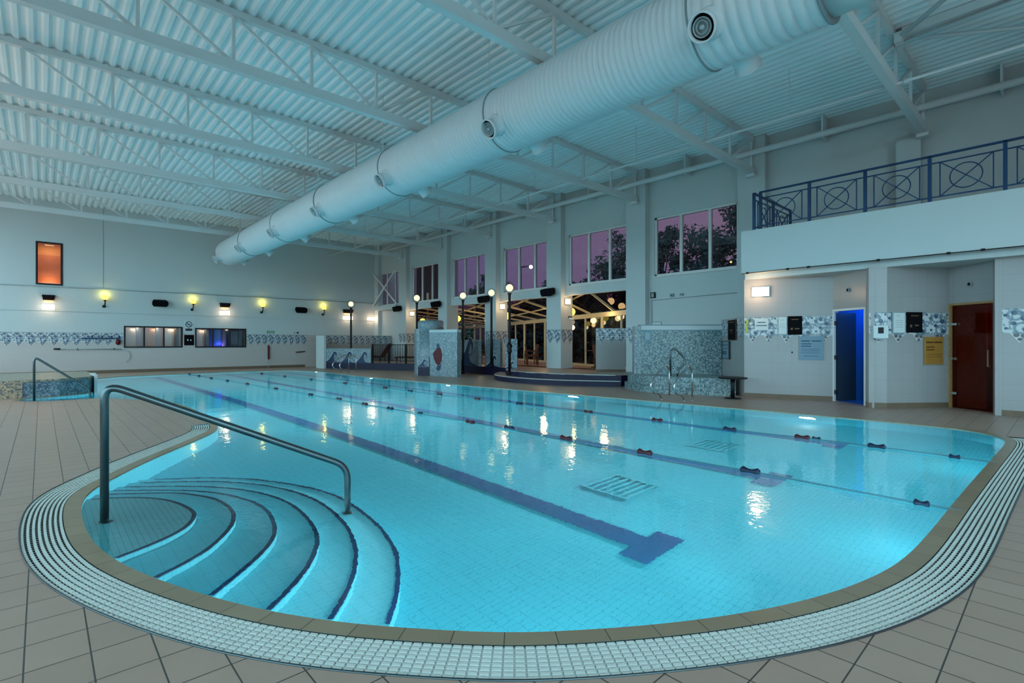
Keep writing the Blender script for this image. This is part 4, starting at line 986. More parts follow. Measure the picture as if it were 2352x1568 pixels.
# left mosaic spa
LS = [(-4.5, 17.95), (-.6, 17.92), (-.22, 17.95), (.36, 18.05), (.72, 18.3), (.95, 18.6), (1.13, 19.2), (1.16, 20.4), (1.1, 22.3), (-4.5, 22.3)]
ls = thing('spa_pool', (-1, 20, 0), 'raised round mosaic spa beside the pool at the left edge', 'spa pool', kind='structure')
obj('spa_wall', MB().prism(LS, -.85, .40), 'mosaic_blue', ls); obj('spa_rim', MB().prism([(x_, y_ - (.01 if y_ < 18.2 else 0)) for x_, y_ in LS], .40, .45), 'mosaic_warm', ls)
obj('white_return', MB().prism([(1.12, 18.9), (1.19, 18.9), (1.24, 20.5), (1.1, 20.5)], -.85, .47), 'white_wall', ls)
obj('spa_lit_panel', MB().prism([(-4.5, 17.93), (-.62, 17.90), (-.35, 17.915), (-.35, 17.95), (-4.5, 17.97)], 0, .40), 'mosaic_warm', ls)  # warm mosaic colours paint in the orange lamp light on this stretch

# ------------------------------------------------------------------ far wall fittings
def far_win(n, x0, x1, z0, z1, cols, lab, fw=.07):
    w = thing('window_%d' % n, ((x0 + x1) / 2, YF, z0), lab, 'window', kind='structure')
    fr = MB(); fr.box(x0, x1, YF - .03, YF + .05, z0, z0 + fw); fr.box(x0, x1, YF - .03, YF + .05, z1 - fw, z1); fr.box(x0, x0 + fw, YF - .03, YF + .05, z0 + fw, z1 - fw); fr.box(x1 - fw, x1, YF - .03, YF + .05, z0 + fw, z1 - fw)
    obj('window_frame', fr, 'black_frame', w)
    k = len(cols); s = (x1 - x0) / k
    for j in range(1, k): obj('mullion', MB().box(x0 + s * j - fw / 2, x0 + s * j + fw / 2, YF - .025, YF + .05, z0 + fw, z1 - fw), 'black_frame', w)
    for j in range(k):
        a = x0 + s * j + fw / 2; b = x0 + s * (j + 1) - fw / 2
        obj('pane', MB().box(a, b, YF + .02, YF + .03, z0 + fw, z1 - fw), 'clear_glass', w)
        bl = MB()
        bl.box(a, b, YF + .75, YF + .78, z0 - .1, z1 + .1)
        obj('room_back', bl, cols[j], w)
        if k > 1:
            sl = MB(); sl.box(a + s * .08, a + s * .55, YF + .28, YF + .30, z0 + .16, z1 - .12)
            obj('blind', sl, 'cream_blind' if cols[j] == 'cream_blind' else cols[j], w)
            if k > 1: obj('cupboard', MB().box(a + s * .62, a + s * .82, YF + .30, YF + .5, z0, z1), 'room_grey', w)
    rm = MB(); rm.box(x0 - .02, x1 + .02, YF + .25, YF + .8, z1, z1 + .03); rm.box(x0 - .02, x1 + .02, YF + .25, YF + .8, z0 - .03, z0); rm.box(x0 - .04, x0 - .01, YF + .25, YF + .8, z0, z1); rm.box(x1 + .01, x1 + .04, YF + .25, YF + .8, z0, z1); rm.box(x0 - .04, x1 + .04, YF + .8, YF + .83, z0 - .03, z1 + .03)
    obj('room_lining', rm, 'orange_blind' if k == 1 else 'cream_blind', w); return w
w7 = far_win(7, -.174, .70, 3.92, 5.785, ['orange_blind'], 'tall orange lit window high on the far wall')
obj('blind', MB().box(-.12, .65, YF + .62, YF + .64, 3.95, 5.30), 'terracotta_blind', w7)
far_win(8, 2.86, 5.22, 1.16, 2.20, ['cream_blind', 'orange_blind', 'cream_blind'], 'black framed three-part window beside the blue rack')
far_win(9, 5.76, 8.15, 1.15, 2.16, ['cream_blind', 'blue_room', 'room_grey'], 'black framed window with a purple lit middle pane')
light('AREA', 'upper_room_light', (.26, YF + .15, 5.68), 16, (1., .62, .30), .3, rot=(0, .2, -1))
light('AREA', 'upper_room_light', (.26, YF + .3, 4.0), 10, (1., .6, .28), .3, rot=(0, .7, .7))
for x_ in (3.3, 4.1, 4.8): light('AREA', 'room_light', (x_, YF + .27, 2.15), 3.4, (1., .72, .5), .25, rot=(0, .8, -1))
light('AREA', 'room_light', (6.15, YF + .27, 2.1), 2.2, (1., .72, .5), .25, rot=(0, .8, -1))
light('AREA', 'purple_light', (6.95, YF + .27, 1.22), 5, (.42, .18, 1.), .3, rot=(0, .8, .9))
def flood(x0, x1, zt, lab, box=True):
    t = thing('flood_lamp', ((x0 + x1) / 2, YF, zt - .66), lab, 'wall lamp'); w = x1 - x0
    if box:
        obj('lamp_hood', MB().add([(x0, YF - .01, zt), (x1, YF - .01, zt), (x1, YF - .22, zt - .04), (x0, YF - .22, zt - .04), (x0 + .04, YF - .01, zt - .24), (x1 - .04, YF - .01, zt - .24), (x1 - .04, YF - .16, zt - .22), (x0 + .04, YF - .16, zt - .22)], [(0, 1, 2, 3), (4, 7, 6, 5), (0, 3, 7, 4), (1, 5, 6, 2), (3, 2, 6, 7), (0, 4, 5, 1)]), 'speaker_black', t)
        obj('lamp_glow', MB().box(x0 + .06, x1 - .06, YF - .14, YF - .03, zt - .262, zt - .243), 'lamp_amber', t)
    obj('lamp_mount', MB().box(x0 + .05, x1 - .05, YF - .03, YF - .005, zt - .66, zt - .40), 'chrome', t)
    obj('lamp_diffuser', MB().box(x0 + .02, x1 - .02, YF - .11, YF - .03, zt - .64, zt - .42), 'lamp_white', t)
    light('POINT', 'flood_light', ((x0 + x1) / 2, YF - .35, zt - .53), 7, (1., .66, .42), .1)
flood(.02, .45, 3.49, 'black hooded lamp over a bright light below the orange window')
flood(6.87, 7.35, 3.50, 'black hooded lamp over a bright light above the purple window')
flood(13.6, 14.2, 3.46, 'black hooded lamp over a bright light behind the farthest lamp post')
flood(15.2, 15.66, 3.45, 'bright bulkhead light in the far corner without a hood', False)
def sconce(x, lab):
    t = thing('wall_sconce', (x, YF, 3.05), lab, 'wall lamp', 'black bracket sconces with yellow globes')
    obj('wall_plate', MB().lathe([(.07, 0), (.06, .02), (.03, .03)], (x - .03, YF, 3.08), axis=(0, -1, 0), n=14), 'black_metal', t)
    obj('bracket_arm', MB().tube(bend([(x - .03, YF - .02, 3.08), (x - .02, YF - .12, 3.06), (x, YF - .16, 3.2), (x, YF - .16, 3.34)], .06), .024, 8), 'black_metal', t)
    obj('lamp_cup', MB().lathe([(.03, 0), (.075, .03), (.08, .05)], (x, YF - .16, 3.32), n=14), 'black_metal', t)
    obj('globe', MB().sphere((x, YF - .16, 3.47), .115, 16), 'lamp_yellow', t)
    light('POINT', 'sconce_light', (x, YF - .17, 3.62), 4.5, (1., .86, .12), .06)
for x_, lb in ((2.16, 'bracket sconce with yellow globe right of the orange window'), (5.66, 'bracket sconce with yellow globe above the no-diving sign'), (8.96, 'bracket sconce with yellow globe between the purple window and red pole'), (12.38, 'bracket sconce with yellow globe closest to the far lamp post')): sconce(x_, lb)
def speaker(c, ax, up, lab):
    c = Vector(c); ax = Vector(ax).normalized(); r = ax.cross(Vector((0, 0, 1))).normalized()
    t = thing('wall_speaker', tuple(c), lab, 'loudspeaker', 'small black loudspeakers on the walls'); f = (ax + Vector((0, 0, -.25))).normalized(); u = r.cross(f).normalized()
    w, h, dpt = .33, .15, .26; prof = [(-w, -h * .4), (-w * .8, -h), (w * .8, -h), (w, -h * .4), (w, h * .5), (w * .85, h), (-w * .85, h), (-w, h * .5)]
    a = [c + ax * .06 + r * x_ * .85 + u * z_ * .9 for x_, z_ in prof]; b = [c + f * (dpt + .06) + r * x_ + u * z_ for x_, z_ in prof]; n_ = 8
    obj('speaker_case', MB().add(a + b, [tuple(range(n_ - 1, -1, -1)), tuple(range(n_, 2 * n_))] + [(i, (i + 1) % n_, n_ + (i + 1) % n_, n_ + i) for i in range(n_)]), 'speaker_black', t)
    obj('speaker_bracket', MB().beam(c - Vector((0, 0, .02)), c + ax * .1 - Vector((0, 0, .02)), .05, .16), 'black_metal', t)
speaker((4.25, YF - .01, 3.37), (0, -1, 0), 0, 'black loudspeaker on the far wall between two yellow sconces')
speaker((11.0, YF - .01, 3.33), (0, -1, 0), 0, 'black loudspeaker on the far wall above the green sign')
for y, z, lb in ((14.75, 3.55, 'black loudspeaker on the column beside the navy steps'), (18.95, 3.52, 'black loudspeaker behind the second lamp globe'), (22.95, 3.50, 'black loudspeaker on the column above the tower'), (27.0, 3.46, 'black loudspeaker under the cross-braced window')):
    speaker((15.69, y - .1, z), (-1, 0, 0), 0, lb)
# signs
sg = thing('warning_sign', (5.49, YF, 1.96), 'white warning sign with a barred circle between the two windows', 'sign')
obj('sign_plate', MB().box(5.30, 5.68, YF - .012, YF - .002, 1.95, 2.50), 'paper_white', sg)
obj('barred_circle', MB().tube([(5.49 + .135 * math.cos(a), YF - .016, 2.33 + .135 * math.sin(a)) for a in [2 * PI * j / 24 for j in range(24)]], .018, 6, closed=True).beam((5.40, YF - .016, 2.42), (5.58, YF - .016, 2.24), .012, .03), 'print_dark', sg)
obj('sign_figure', MB().beam((5.44, YF - .015, 2.30), (5.55, YF - .015, 2.35), .006, .035), 'print_dark', sg)
obj('sign_footer', MB().box(5.34, 5.64, YF - .016, YF - .012, 2.00, 2.12), 'print_dark', sg); obj('red_triangle', MB().face([(5.42, YF - .018, 2.01), (5.56, YF - .018, 2.01), (5.49, YF - .018, 2.17)]), 'red_paint', sg)
sg = thing('black_sign', (5.5, YF, 1.27), 'black sign with two pale marks under the barred circle sign', 'sign')
obj('sign_plate', MB().box(5.29, 5.72, YF - .014, YF - .002, 1.27, 1.80), 'speaker_black', sg)
obj('pale_mark', MB().box(5.42, 5.47, YF - .017, YF - .014, 1.50, 1.58), 'paper_white', sg); obj('pale_mark', MB().box(5.55, 5.60, YF - .017, YF - .014, 1.50, 1.57), 'paper_white', sg)
sg = thing('exit_sign', (9.42, YF, 1.93), 'small green sign above the red pole', 'sign'); obj('sign_plate', MB().box(9.22, 9.62, YF - .012, YF - .002, 1.93, 2.06), 'green_sign', sg)
for j in range(5): obj('pale_letter', MB().box(9.27 + j * .066, 9.31 + j * .066, YF - .015, YF - .012, 1.96, 2.03), 'paper_white', sg)
sg = thing('small_sign', (10.8, YF, 1.93), 'pair of tiny grey marks right of the green sign', 'sign'); obj('sign_plate', MB().box(10.67, 10.77, YF - .01, YF - .002, 1.93, 2.02), 'print_grey', sg); obj('sign_plate', MB().box(10.83, 10.95, YF - .01, YF - .002, 1.93, 2.03), 'print_dark', sg)
sg = thing('wall_emblem', (5.75, YF, .78), 'faint grey emblem low on the far wall between the windows', 'emblem'); obj('emblem_dome', MB().lathe([(.001, 0), (.09, .003), (.1, .0)], (5.75, YF - .003, .88), axis=(0, -1, 0), n=16), 'print_grey', sg); obj('emblem_bar', MB().box(5.6, 5.9, YF - .006, YF - .002, .74, .77), 'print_grey', sg)
rp = thing('rescue_pole', (9.28, YF, 0), 'red rescue tube hanging on a thin pole against the far wall', 'rescue pole')
obj('red_tube', MB().lathe([(.03, .48), (.05, .55), (.055, 1.2), (.03, 1.28)], (9.28, YF - .07, 0), n=12), 'red_paint', rp); obj('thin_pole', MB().tube([(9.28, YF - .07, .001), (9.28, YF - .07, .5)], .012, 6), 'print_grey', rp)
tp = thing('hanging_pole', (1.6, YF, 1.11), 'long horizontal cleaning pole with a curled hose on the far wall', 'pole')
obj('pole_tube', MB().tube([(.42, YF - .06, 1.13), (2.76, YF - .06, 1.10)], .022, 8), 'print_grey', tp); obj('pole_grip', MB().tube([(.40, YF - .06, 1.13), (.62, YF - .06, 1.128)], .036, 8), 'black_metal', tp)
obj('hose_end', MB().tube(bend([(2.76, YF - .06, 1.10), (3.05, YF - .06, 1.02), (3.12, YF - .06, .72), (2.95, YF - .06, .48)], .12), .012, 6), 'print_grey', tp)
for x_ in (1.2, 2.5): obj('pole_hook', MB().box(x_ - .015, x_ + .015, YF - .08, YF - .001, 1.07, 1.16), 'black_metal', tp)
br = thing('coat_rack', (2.04, YF, 1.6), 'navy blue hook rail with a red item over the frieze', 'rack')
obj('rack_bar', MB().box(1.33, 2.74, YF - .06, YF - .008, 1.57, 1.63), 'rail_blue', br)
for x_ in (1.7, 2.05, 2.40, 2.68): obj('hook', MB().lathe([(.02, 0), (.03, .08), (.015, .12)], (x_, YF - .04, 1.62), n=8), 'rail_blue', br)
lr = thing('rescue_line', (2.64, YF, 1.3), 'red rescue bag hanging from the navy rack', 'bag'); obj('bag_body', MB().lathe([(.02, 1.30), (.09, 1.34), (.10, 1.48), (.04, 1.56)], (2.64, YF - .11, 0), n=14), 'red_paint', lr); obj('bag_cord', MB().tube([(2.62, YF - .1, 1.3), (2.62, YF - .1, 1.0)], .006, 5), 'print_grey', lr)
hr = thing('wall_handrail', (11.2, YF - .1, .88), 'short dark handrail beside the white end post', 'handrail'); obj('rail_tube', MB().tube([(10.75, YF - .09, .86), (11.28, YF - .09, .90)], .03, 8), 'wood_dark', hr); obj('rail_bracket', MB().box(10.9, 10.95, YF - .08, YF - .001, .84, .88), 'black_metal', hr)
# right wall small devices and lamps
for (y0, y1, z0, z1, mt, lb) in ((9.86, 10.02, 2.98, 3.18, 'black_metal', 'square black control box under the window nearest the balcony'), (9.15, 9.27, 2.98, 3.08, 'print_grey', 'small grey sensor box beside the black control box'), (8.79, 8.90, 2.99, 3.07, 'print_grey', 'smallest grey sensor box beneath the nearest window')):
    t = thing('wall_box', (XR, (y0 + y1) / 2, z0), lb, 'control box'); obj('box_case', MB().box(XR - .08, XR - .002, y0, y1, z0, z1), mt, t); obj('box_face', MB().box(XR - .085, XR - .08, y0 + .03, y1 - .03, z0 + .03, z1 - .03), 'print_dark' if mt != 'black_metal' else 'print_grey', t)
wc = thing('wall_cable', (XR, 8.4, 2.9), 'thin grey cable below the sensor boxes', 'cable'); obj('cable_run', MB().tube([(XR - .02, 10.0, 1.9), (XR - .02, 10.0, 2.9), (XR - .02, 8.2, 2.94), (XR - .02, 5.75, 2.98)], .012, 6), 'print_grey', wc)
nf = thing('paper_notice', (XR, 9.75, 1.75), 'thin framed white notice above the mosaic wall', 'notice'); obj('board_frame', MB().box(XR - .02, XR - .002, 9.62, 10.02, 1.7, 2.15), 'print_grey', nf); obj('board_face', MB().box(XR - .024, XR - .02, 9.65, 9.99, 1.73, 2.12), 'paper_white', nf)
for y, lb in ((14.1, 'glowing bulkhead lamp on the column beside the navy steps'), (18.18, 'glowing bulkhead lamp on the column behind the two lamp posts'), (26.2, 'glowing bulkhead lamp near the cross-braced window')):
    t = thing('wall_lamp', (16.05, y, 3.0), lb, 'wall lamp', 'warm bulkhead lamps on the column sides')
    obj('lamp_body', MB().box(15.92, 16.20, y - .03, y, 2.98, 3.24), 'chrome', t); obj('lamp_diffuser', MB().box(15.94, 16.18, y - .09, y - .03, 3.0, 3.22), 'lamp_warm', t)
    light('POINT', 'column_lamp_light', (15.9, y - .40, 3.1), 9, (1., .64, .34), .1)
t = thing('wall_lamp', (XL, 16.5, 2.6), 'warm bulkhead lamp on the side wall by the left spa', 'wall lamp')
obj('lamp_body', MB().box(XL + .001, XL + .04, 16.3, 16.7, 2.5, 2.75), 'chrome', t); obj('lamp_diffuser', MB().box(XL + .04, XL + .10, 16.33, 16.67, 2.53, 2.72), 'lamp_warm', t)
light('POINT', 'spa_lamp_light', (XL + .35, 16.2, 2.5), 170, (1., .48, .22), .1)
cam_ = thing('security_camera', (16.2, 14.08, 2.4), 'small white security camera on the frieze column', 'camera')
obj('camera_body', MB().beam((16.1, 14.02, 2.42), (16.25, 13.9, 2.38), .06, .07), 'pvc_white', cam_); obj('camera_arm', MB().box(16.16, 16.2, 13.95, 14.115, 2.42, 2.5), 'black_metal', cam_)

# ------------------------------------------------------------------ conservatory
struct('floor_conservatory', MB().prism([(16.15, 9.5), (17.2, 10.6), (26.0, 31.6), (16.15, 31.6)], .0, .35), 'deck_tile', 'tiled conservatory floor beyond the openings', 'floor')
G0 = Vector((16.55, 10.75)); G1 = Vector((24.9, 31.35)); dG = (G1 - G0).normalized(); LG = (G1 - G0).length; nG = Vector((dG.y, -dG.x))
def gp_(s, z, o_=0): w = G0 + dG * s + nG * o_; return (w.x, w.y, z)
gw = thing('window_10', (19.5, 18.5, .35), 'cream framed glass doors along the back of the conservatory', 'glazing', kind='structure')
obj('header', MB().beam(gp_(0, 2.60), gp_(LG, 2.60), .10, .20), 'cream_frame', gw); obj('sill', MB().beam(gp_(0, .40), gp_(LG, .40), .10, .10), 'cream_frame', gw)
npan = 15
for k in range(npan + 1): obj('mullion', MB().beam(gp_(LG * k / npan, .40), gp_(LG * k / npan, 2.55), .08, .06 if k % 2 else .13), 'cream_frame', gw)
for k in range(npan): obj('pane', MB().prism([gp_(LG * k / npan + .06, 0)[:2], gp_(LG * (k + 1) / npan - .06, 0)[:2], gp_(LG * (k + 1) / npan - .06, 0, .01)[:2], gp_(LG * k / npan + .06, 0, .01)[:2]], .45, 2.50), 'window_glass', gw)
rf_ = thing('window_11', (18.5, 18.5, 3.2), 'sloping glass roof of the conservatory on cream rafters', 'glass roof', kind='structure')
def hall_pt(s):   # foot on the hall wall perpendicular to the glass line
    w = G0 + dG * s; t = (w.x - 16.16) / (nG.x); q = w - nG * t; return (16.16, q.y)
def roof_z(w):
    xg = G0.x + (w[1] - G0.y) * dG.x / dG.y; return 2.70 + .82 * max(0., min(1., (xg - w[0]) / max(.4, xg - 16.16)))
for k in range(0, 24):
    s = LG * k / 11
    w = Vector(gp_(s, 0)[:2]); q = Vector(hall_pt(s))
    if q.y > 31.3:
        t = (31.3 - w.y) / (-nG.y) if abs(nG.y) > 1e-6 else 0; q = w - nG * t
    if w.y > 31.4 or (w - q).length < .3: continue
    obj('rafter', MB().beam((w.x, w.y, roof_z(w)), (q.x, q.y, roof_z(q)), .06, .09), 'cream_frame', rf_)
for j in range(1, 8):
    o_ = -1.15 * j
    pts = [Vector(gp_(s, 0, o_)[:2]) for s in [LG * i / 60 for i in range(61)]]
    pts = [p_ for p_ in pts if p_.x > 16.18 and p_.y < 31.3]
    if len(pts) > 2:
        pu = MB()
        for p_, q_ in zip(pts[::6], pts[6::6]): pu.beam((*p_, roof_z(p_)), (*q_, roof_z(q_)), .05, .06)
        obj('purlin', pu, 'cream_frame', rf_)
gq_ = [(16.17, 10.2), tuple(G0), tuple(G1), (16.17, 31.3)]
rp_ = MB(); ks = [10.9 + 20.4 * i / 12 for i in range(13)]
for ya, yb in zip(ks, ks[1:]):
    xa = G0.x + (ya - G0.y) * dG.x / dG.y; xb_ = G0.x + (yb - G0.y) * dG.x / dG.y
    rp_.face([(16.17, ya, 3.58), (xa, ya, 2.76), (xb_, yb, 2.76), (16.17, yb, 3.58)])
obj('roof_pane', rp_, 'roof_glass', rf_)
cw = MB().box(16.15, 25, 31.35, 31.45, .35, .55).box(16.15, 25, 31.35, 31.45, 2.5, 2.72)
for k in range(9): cw.box(16.2 + k * 1.08, 16.32 + k * 1.08, 31.35, 31.45, .35, 5.0)
struct('wall_conservatory', cw, 'cream_frame', 'cream framed end of the conservatory', 'wall')
for (x_, y_, z_), lb in (((16.75, 14.45, 2.73), 'yellow globe pendant behind the column beside the navy steps'), ((16.75, 18.55, 2.71), 'yellow globe pendant behind the tallest lamp post'), ((16.75, 22.6, 2.72), 'yellow globe pendant right of the mosaic tower'), ((16.75, 26.1, 2.68), 'yellow globe pendant left of the mosaic tower')):
    t = thing('pendant_lamp', (x_, y_, z_), lb, 'pendant lamp', 'yellow globe pendants in the conservatory')
    obj('globe', MB().sphere((x_, y_, z_), .17, 18), 'lamp_yellow', t); obj('lamp_cord', MB().tube([(x_, y_, z_ + .16), (x_, y_, roof_z((x_, y_)))], .01, 6), 'black_metal', t)
    light('POINT', 'pendant_light', (x_ + .1, y_, z_ - .25), 7, (1., .72, .30), .12)
t = thing('ceiling_light', (18.0, 21.5, 2.75), 'bright white lamp hanging in the conservatory right of the tower', 'lamp'); obj('lamp_head', MB().sphere((18.2, 21.8, 2.62), .16, 14), 'lamp_white', t); obj('lamp_shade', MB().lathe([(.03, .28), (.22, .12), (.24, .10)], (18.2, 21.8, 2.62), n=18), 'pvc_white', t); obj('lamp_cord', MB().tube([(18.2, 21.8, 2.85), (18.2, 21.8, 3.12)], .01, 6), 'black_metal', t)
light('POINT', 'conservatory_light', (18.2, 21.8, 2.3), 40, (1., .72, .42), .15)
light('POINT', 'conservatory_light', (17.6, 16.9, 2.5), 30, (1., .66, .30), .15)
light('POINT', 'conservatory_light', (17.0, 12.9, 2.5), 16, (1., .62, .28), .15)
def chair(x, y, rz, lab):
    c = thing('armchair', (x, y, .35), lab, 'chair', 'dark wicker chairs in the conservatory'); R_ = Matrix.Rotation(rz, 4, 'Z')
    def T_(mb):
        for v in mb.v: w = R_ @ v; v.x, v.y, v.z = w.x + x, w.y + y, w.z + .35
        return mb
    obj('seat', T_(MB().box(-.27, .27, -.26, .26, .40, .47)), 'wicker_red', c)
    obj('backrest', T_(MB().add([(.22, -.27, .45), (.28, -.27, .45), (.38, -.24, .98), (.32, -.24, .98), (.22, .27, .45), (.28, .27, .45), (.38, .24, .98), (.32, .24, .98)], [(0, 1, 2, 3), (7, 6, 5, 4), (0, 4, 5, 1), (1, 5, 6, 2), (2, 6, 7, 3), (3, 7, 4, 0)])), 'wicker_red', c)
    for s in (-.27, .27): obj('armrest', T_(MB().box(-.25, .28, s - .03, s + .03, .64, .68)), 'wicker_red', c)
    for sx in (-.24, .24):
        for sy in (-.24, .24): obj('leg', T_(MB().box(sx - .02, sx + .02, sy - .02, sy + .02, 0, .64 if sx < 0 else .45)), 'wicker_red', c)
chair(16.95, 17.0, 2.4, 'dark wicker armchair framed between the lamp post and the frieze column')
chair(17.6, 17.8, -.6, 'dark wicker armchair deeper in the same opening, facing the other')
chair(16.9, 12.9, 2.6, 'dark wicker armchair just right of the frieze column')
chair(17.3, 20.9, 2.2, 'dark wicker armchair seen between the wave panels')
tb = thing('round_table', (17.3, 13.6, .35), 'dark round table beside the frieze column in the conservatory', 'table')
obj('table_top', MB().lathe([(.4, .70), (.42, .71), (.42, .73)], (17.3, 13.6, .35), n=24), 'wood_dark', tb); obj('pedestal', MB().lathe([(.2, 0), (.2, .02), (.04, .06), (.04, .70)], (17.3, 13.6, .35), n=14), 'wood_dark', tb)

# ------------------------------------------------------------------ outside
struct('floor_outside', MB().add([(16.2, -40, -.1), (90, -40, -.1), (90, 90, -.1), (16.2, 90, -.1)], [(0, 1, 2, 3)]), 'ground_out', 'dark ground outside the hall', 'ground')
def tree(x, y, h, r, lab, seed, mat='leaf_dark', low=.25, nl=1500, pink_glints=0):
    rnd = random.Random(seed); t = thing('tree', (x, y, -.1), lab, 'tree', 'trees outside the windows')
    tk = MB(); tk.lathe([(.22, 0), (.14, h * .4), (.08, h * .8)], (x, y, -.1), n=8)
    blobs = []
    for k in range(16):
        a = rnd.random() * 2 * PI; rr = r * rnd.random() ** .5 * .75; z = h * (low + (1 - low) * rnd.random() ** .8) - .5
        f = 1 - .55 * max(0, (z / h - .5)) * 1.6
        b = (x + rr * math.cos(a) * f, y + rr * math.sin(a) * f, z, r * (.22 + .22 * rnd.random()))
        blobs.append(b); tk.tube([(x, y, z * .55), ((x + b[0]) / 2, (y + b[1]) / 2, z * .8), (b[0], b[1], b[2])], .035, 5)
    obj('trunk', tk, 'bark', t); lv = MB(); bl = MB()
    for k in range(nl):
        b = blobs[k % len(blobs)]; d = Vector((rnd.gauss(0, 1), rnd.gauss(0, 1), rnd.gauss(0, 1))).normalized() * b[3] * rnd.random() ** .4
        c = Vector(b[:3]) + d; s = .09 + .13 * rnd.random(); u = Vector((rnd.gauss(0, 1), rnd.gauss(0, 1), rnd.gauss(0, 1))).normalized(); w = u.orthogonal().normalized()
        (bl if k < pink_glints else lv).add([c - u * s, c + w * s * .6, c + u * s, c - w * s * .6], [(0, 1, 2, 3)])
    tag(obj('foliage', lv, mat, t), kind='stuff')
    if pink_glints: tag(obj('pink_reflection', bl, 'pink_reflection', t), 'pink leaf specks painted as a window reflection', kind='stuff')  # pink quads imitate a reflection of the lit interior in the pane
tree(25.5, 15.4, 8.1, 1.9, 'dark tree at the left pane of the window nearest the balcony', 1, nl=2600, pink_glints=70)
tree(27.5, 13.9, 9.2, 2.2, 'dark tree at the middle pane of the window nearest the balcony', 2, nl=3000, pink_glints=160)
tree(27.0, 11.6, 9.2, 2.2, 'dark tree at the pane of the nearest window closest to the balcony', 3, nl=2800, pink_glints=100)
tree(31.5, 22.2, 9.4, 2.6, 'tallest tree in the window above the mosaic screen', 4, 'leaf_mid', nl=2600)
tree(33., 25.2, 8.0, 2.4, 'tree at the middle pane of the window above the mosaic screen', 5, 'leaf_mid', nl=2200)
tree(35., 28.6, 7.0, 2.8, 'low bushy tree at the left pane of the window above the mosaic screen', 6, 'leaf_dark', nl=2200)
tree(37., 35.5, 7.6, 2.6, 'low dark tree right of the street lamp', 7, 'leaf_mid', nl=1800)
tree(36., 40.5, 8.0, 2.6, 'dark tree left of the street lamp', 8, 'leaf_dark', nl=1800)
tree(31., 38.2, 8.6, 2.0, 'narrow tree in the window with purple sky', 9, 'leaf_mid', nl=1800)
tree(24., 9.0, 8.5, 2.2, 'dark tree hidden mostly by the balcony column', 10, nl=1500)
hg = MB(); rnd = random.Random(3)
for k in range(16000):
    s = rnd.random() * 46; p_ = Vector((20.5 + s * .36, 6 + s, 0)); off_ = rnd.gauss(0, .5)
    c = Vector((p_.x + .9 * off_, p_.y - .4 * off_, rnd.random() ** .8 * (4.2 + .6 * math.sin(s * .9)))); sz = .22 + .2 * rnd.random()
    u = Vector((rnd.gauss(0, 1), rnd.gauss(0, 1), rnd.gauss(0, 1))).normalized(); w = u.orthogonal().normalized(); hg.add([c - u * sz, c + w * sz * .7, c + u * sz, c - w * sz * .7], [(0, 1, 2, 3)])
tag(obj('hedge', hg, 'leaf_dark'), 'dark hedge outside behind the conservatory glass', 'hedge', kind='stuff')
sl = thing('street_lamp', (34., 35.7, -.1), 'street lamp with a lit head outside in the purple dusk', 'street lamp')
obj('lamp_pole', MB().tube(bend([(34, 35.7, -.1), (34, 35.7, 8.7), (34.55, 35.2, 8.75)], .15), .07, 8), 'black_metal', sl); obj('lamp_head', MB().sphere((34.7, 35.05, 8.7), .17, 12), 'street_glow', sl)
al = thing('garden_lamp', (24.2, 10.9, 0), 'tiny amber garden light among the trees', 'lamp'); obj('lamp_pole', MB().tube([(24.2, 10.9, -.1), (24.2, 10.9, 5.2)], .04, 6), 'black_metal', al); obj('lamp_head', MB().sphere((24.2, 10.9, 5.25), .05, 10), 'amber_dot', al)
bd = thing('annex_building', (19.5, 36, 0), 'dark maroon brick building outside the far corner windows', 'building')
obj('wall', MB().box(16.9, 22.2, 32.2, 44, -.1, 8.2), 'brick_maroon', bd); obj('roof', MB().add([(16.7, 32., 8.2), (22.4, 32., 8.2), (22.4, 44.2, 8.2), (16.7, 44.2, 8.2), (19.5, 32., 10.2), (19.5, 44.2, 10.2)], [(0, 1, 4), (2, 3, 5), (0, 4, 5, 3), (1, 2, 5, 4)]), 'wood_dark', bd)

# ------------------------------------------------------------------ world
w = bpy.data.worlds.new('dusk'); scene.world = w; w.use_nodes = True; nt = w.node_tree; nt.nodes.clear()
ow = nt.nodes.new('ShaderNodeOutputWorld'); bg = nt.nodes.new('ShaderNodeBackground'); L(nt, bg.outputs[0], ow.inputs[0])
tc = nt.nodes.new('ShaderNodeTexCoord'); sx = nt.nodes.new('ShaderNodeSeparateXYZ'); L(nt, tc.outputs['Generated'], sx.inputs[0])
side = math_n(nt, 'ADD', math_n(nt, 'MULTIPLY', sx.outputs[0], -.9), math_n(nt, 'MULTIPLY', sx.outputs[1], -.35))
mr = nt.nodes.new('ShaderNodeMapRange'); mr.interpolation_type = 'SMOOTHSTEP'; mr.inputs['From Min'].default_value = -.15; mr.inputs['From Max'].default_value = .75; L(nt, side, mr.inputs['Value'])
nz = nt.nodes.new('ShaderNodeTexNoise'); nz.inputs['Scale'].default_value = 5; nz.inputs['Detail'].default_value = 5; mpw = nt.nodes.new('ShaderNodeMapping'); mpw.inputs['Scale'].default_value = (1, 1, 4); L(nt, tc.outputs['Generated'], mpw.inputs[0]); L(nt, mpw.outputs[0], nz.inputs['Vector'])
pf_ = nt.nodes.new('ShaderNodeMapRange'); pf_.inputs['From Min'].default_value = .0; pf_.inputs['From Max'].default_value = .75
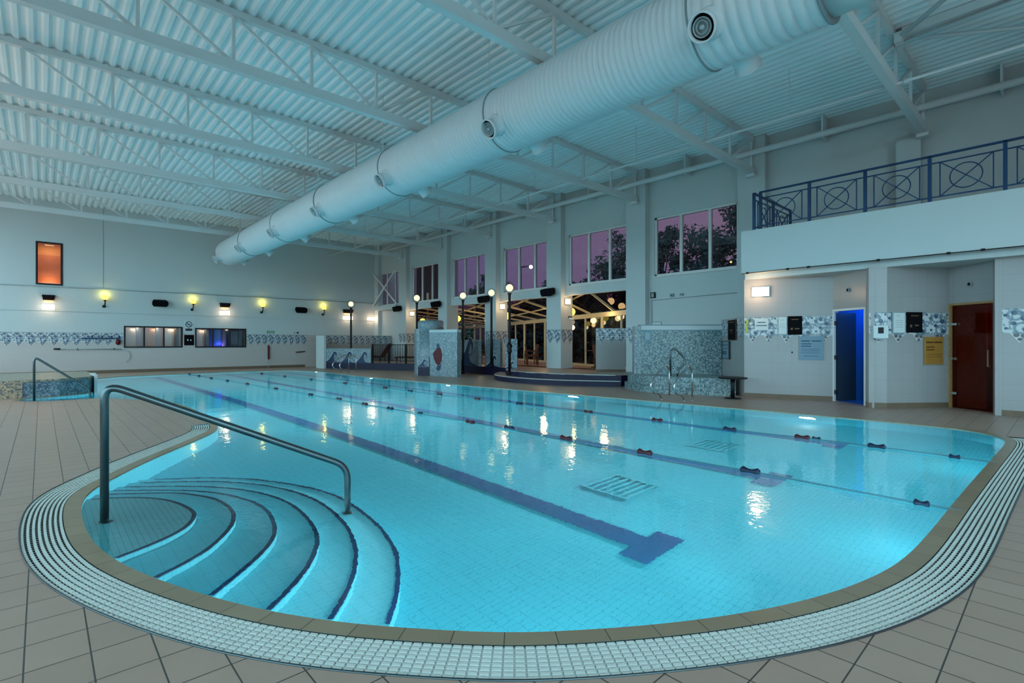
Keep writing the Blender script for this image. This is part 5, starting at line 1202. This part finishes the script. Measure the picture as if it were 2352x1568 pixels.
az = math_n(nt, 'SUBTRACT', sx.outputs[0], math_n(nt, 'MULTIPLY', sx.outputs[1], .75)); L(nt, az, pf_.inputs['Value'])
dusk = mixc(nt, pf_.outputs[0], (.38, .34, .66), (.90, .60, .76))
dusk = mixc(nt, math_n(nt, 'MULTIPLY', nz.outputs['Fac'], .5), dusk, (.62, .46, .72))
bright = mixc(nt, mr.outputs[0], dusk, (SKYR, SKYG, SKYB)) if False else mixc(nt, mr.outputs[0], dusk, (3.9, 6.7, 7.9))  # brighter cyan sky added on the unseen sides to light the hall
gr = nt.nodes.new('ShaderNodeMapRange'); gr.inputs['From Min'].default_value = -.02; gr.inputs['From Max'].default_value = .02; L(nt, sx.outputs[2], gr.inputs['Value'])
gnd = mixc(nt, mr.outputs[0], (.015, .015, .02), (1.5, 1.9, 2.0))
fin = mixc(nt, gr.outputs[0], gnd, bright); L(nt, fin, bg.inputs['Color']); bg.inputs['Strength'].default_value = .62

# ------------------------------------------------------------------ camera
cam = bpy.data.cameras.new('camera'); cam.sensor_width = 36; cam.lens = 18.0; cam.shift_y = 3 / 2352; cam.clip_start = .05; cam.clip_end = 300
co = bpy.data.objects.new('camera', cam); COL.objects.link(co); co.location = (0, 0, CAM_H); co.rotation_euler = (PI / 2, 0, -math.radians(42.6)); scene.camera = co
scene.view_settings.view_transform = 'Standard'; scene.view_settings.look = 'None'; scene.view_settings.exposure = 0; scene.view_settings.gamma = 1; scene.view_settings.use_curve_mapping = False
cy = scene.cycles; cy.max_bounces = 5; cy.diffuse_bounces = 3; cy.glossy_bounces = 2; cy.transmission_bounces = 4; cy.transparent_max_bounces = 8
cy.sample_clamp_indirect = 7; cy.sample_clamp_direct = 0; cy.blur_glossy = .5; cy.use_light_tree = False
cy.use_adaptive_sampling = True; cy.adaptive_threshold = .05; cy.adaptive_min_samples = 16
cy.use_denoising = True; cy.caustics_reflective = False; cy.caustics_refractive = True
w.cycles.sampling_method = 'NONE'
for m in bpy.data.materials: m.cycles.emission_sampling = 'NONE'
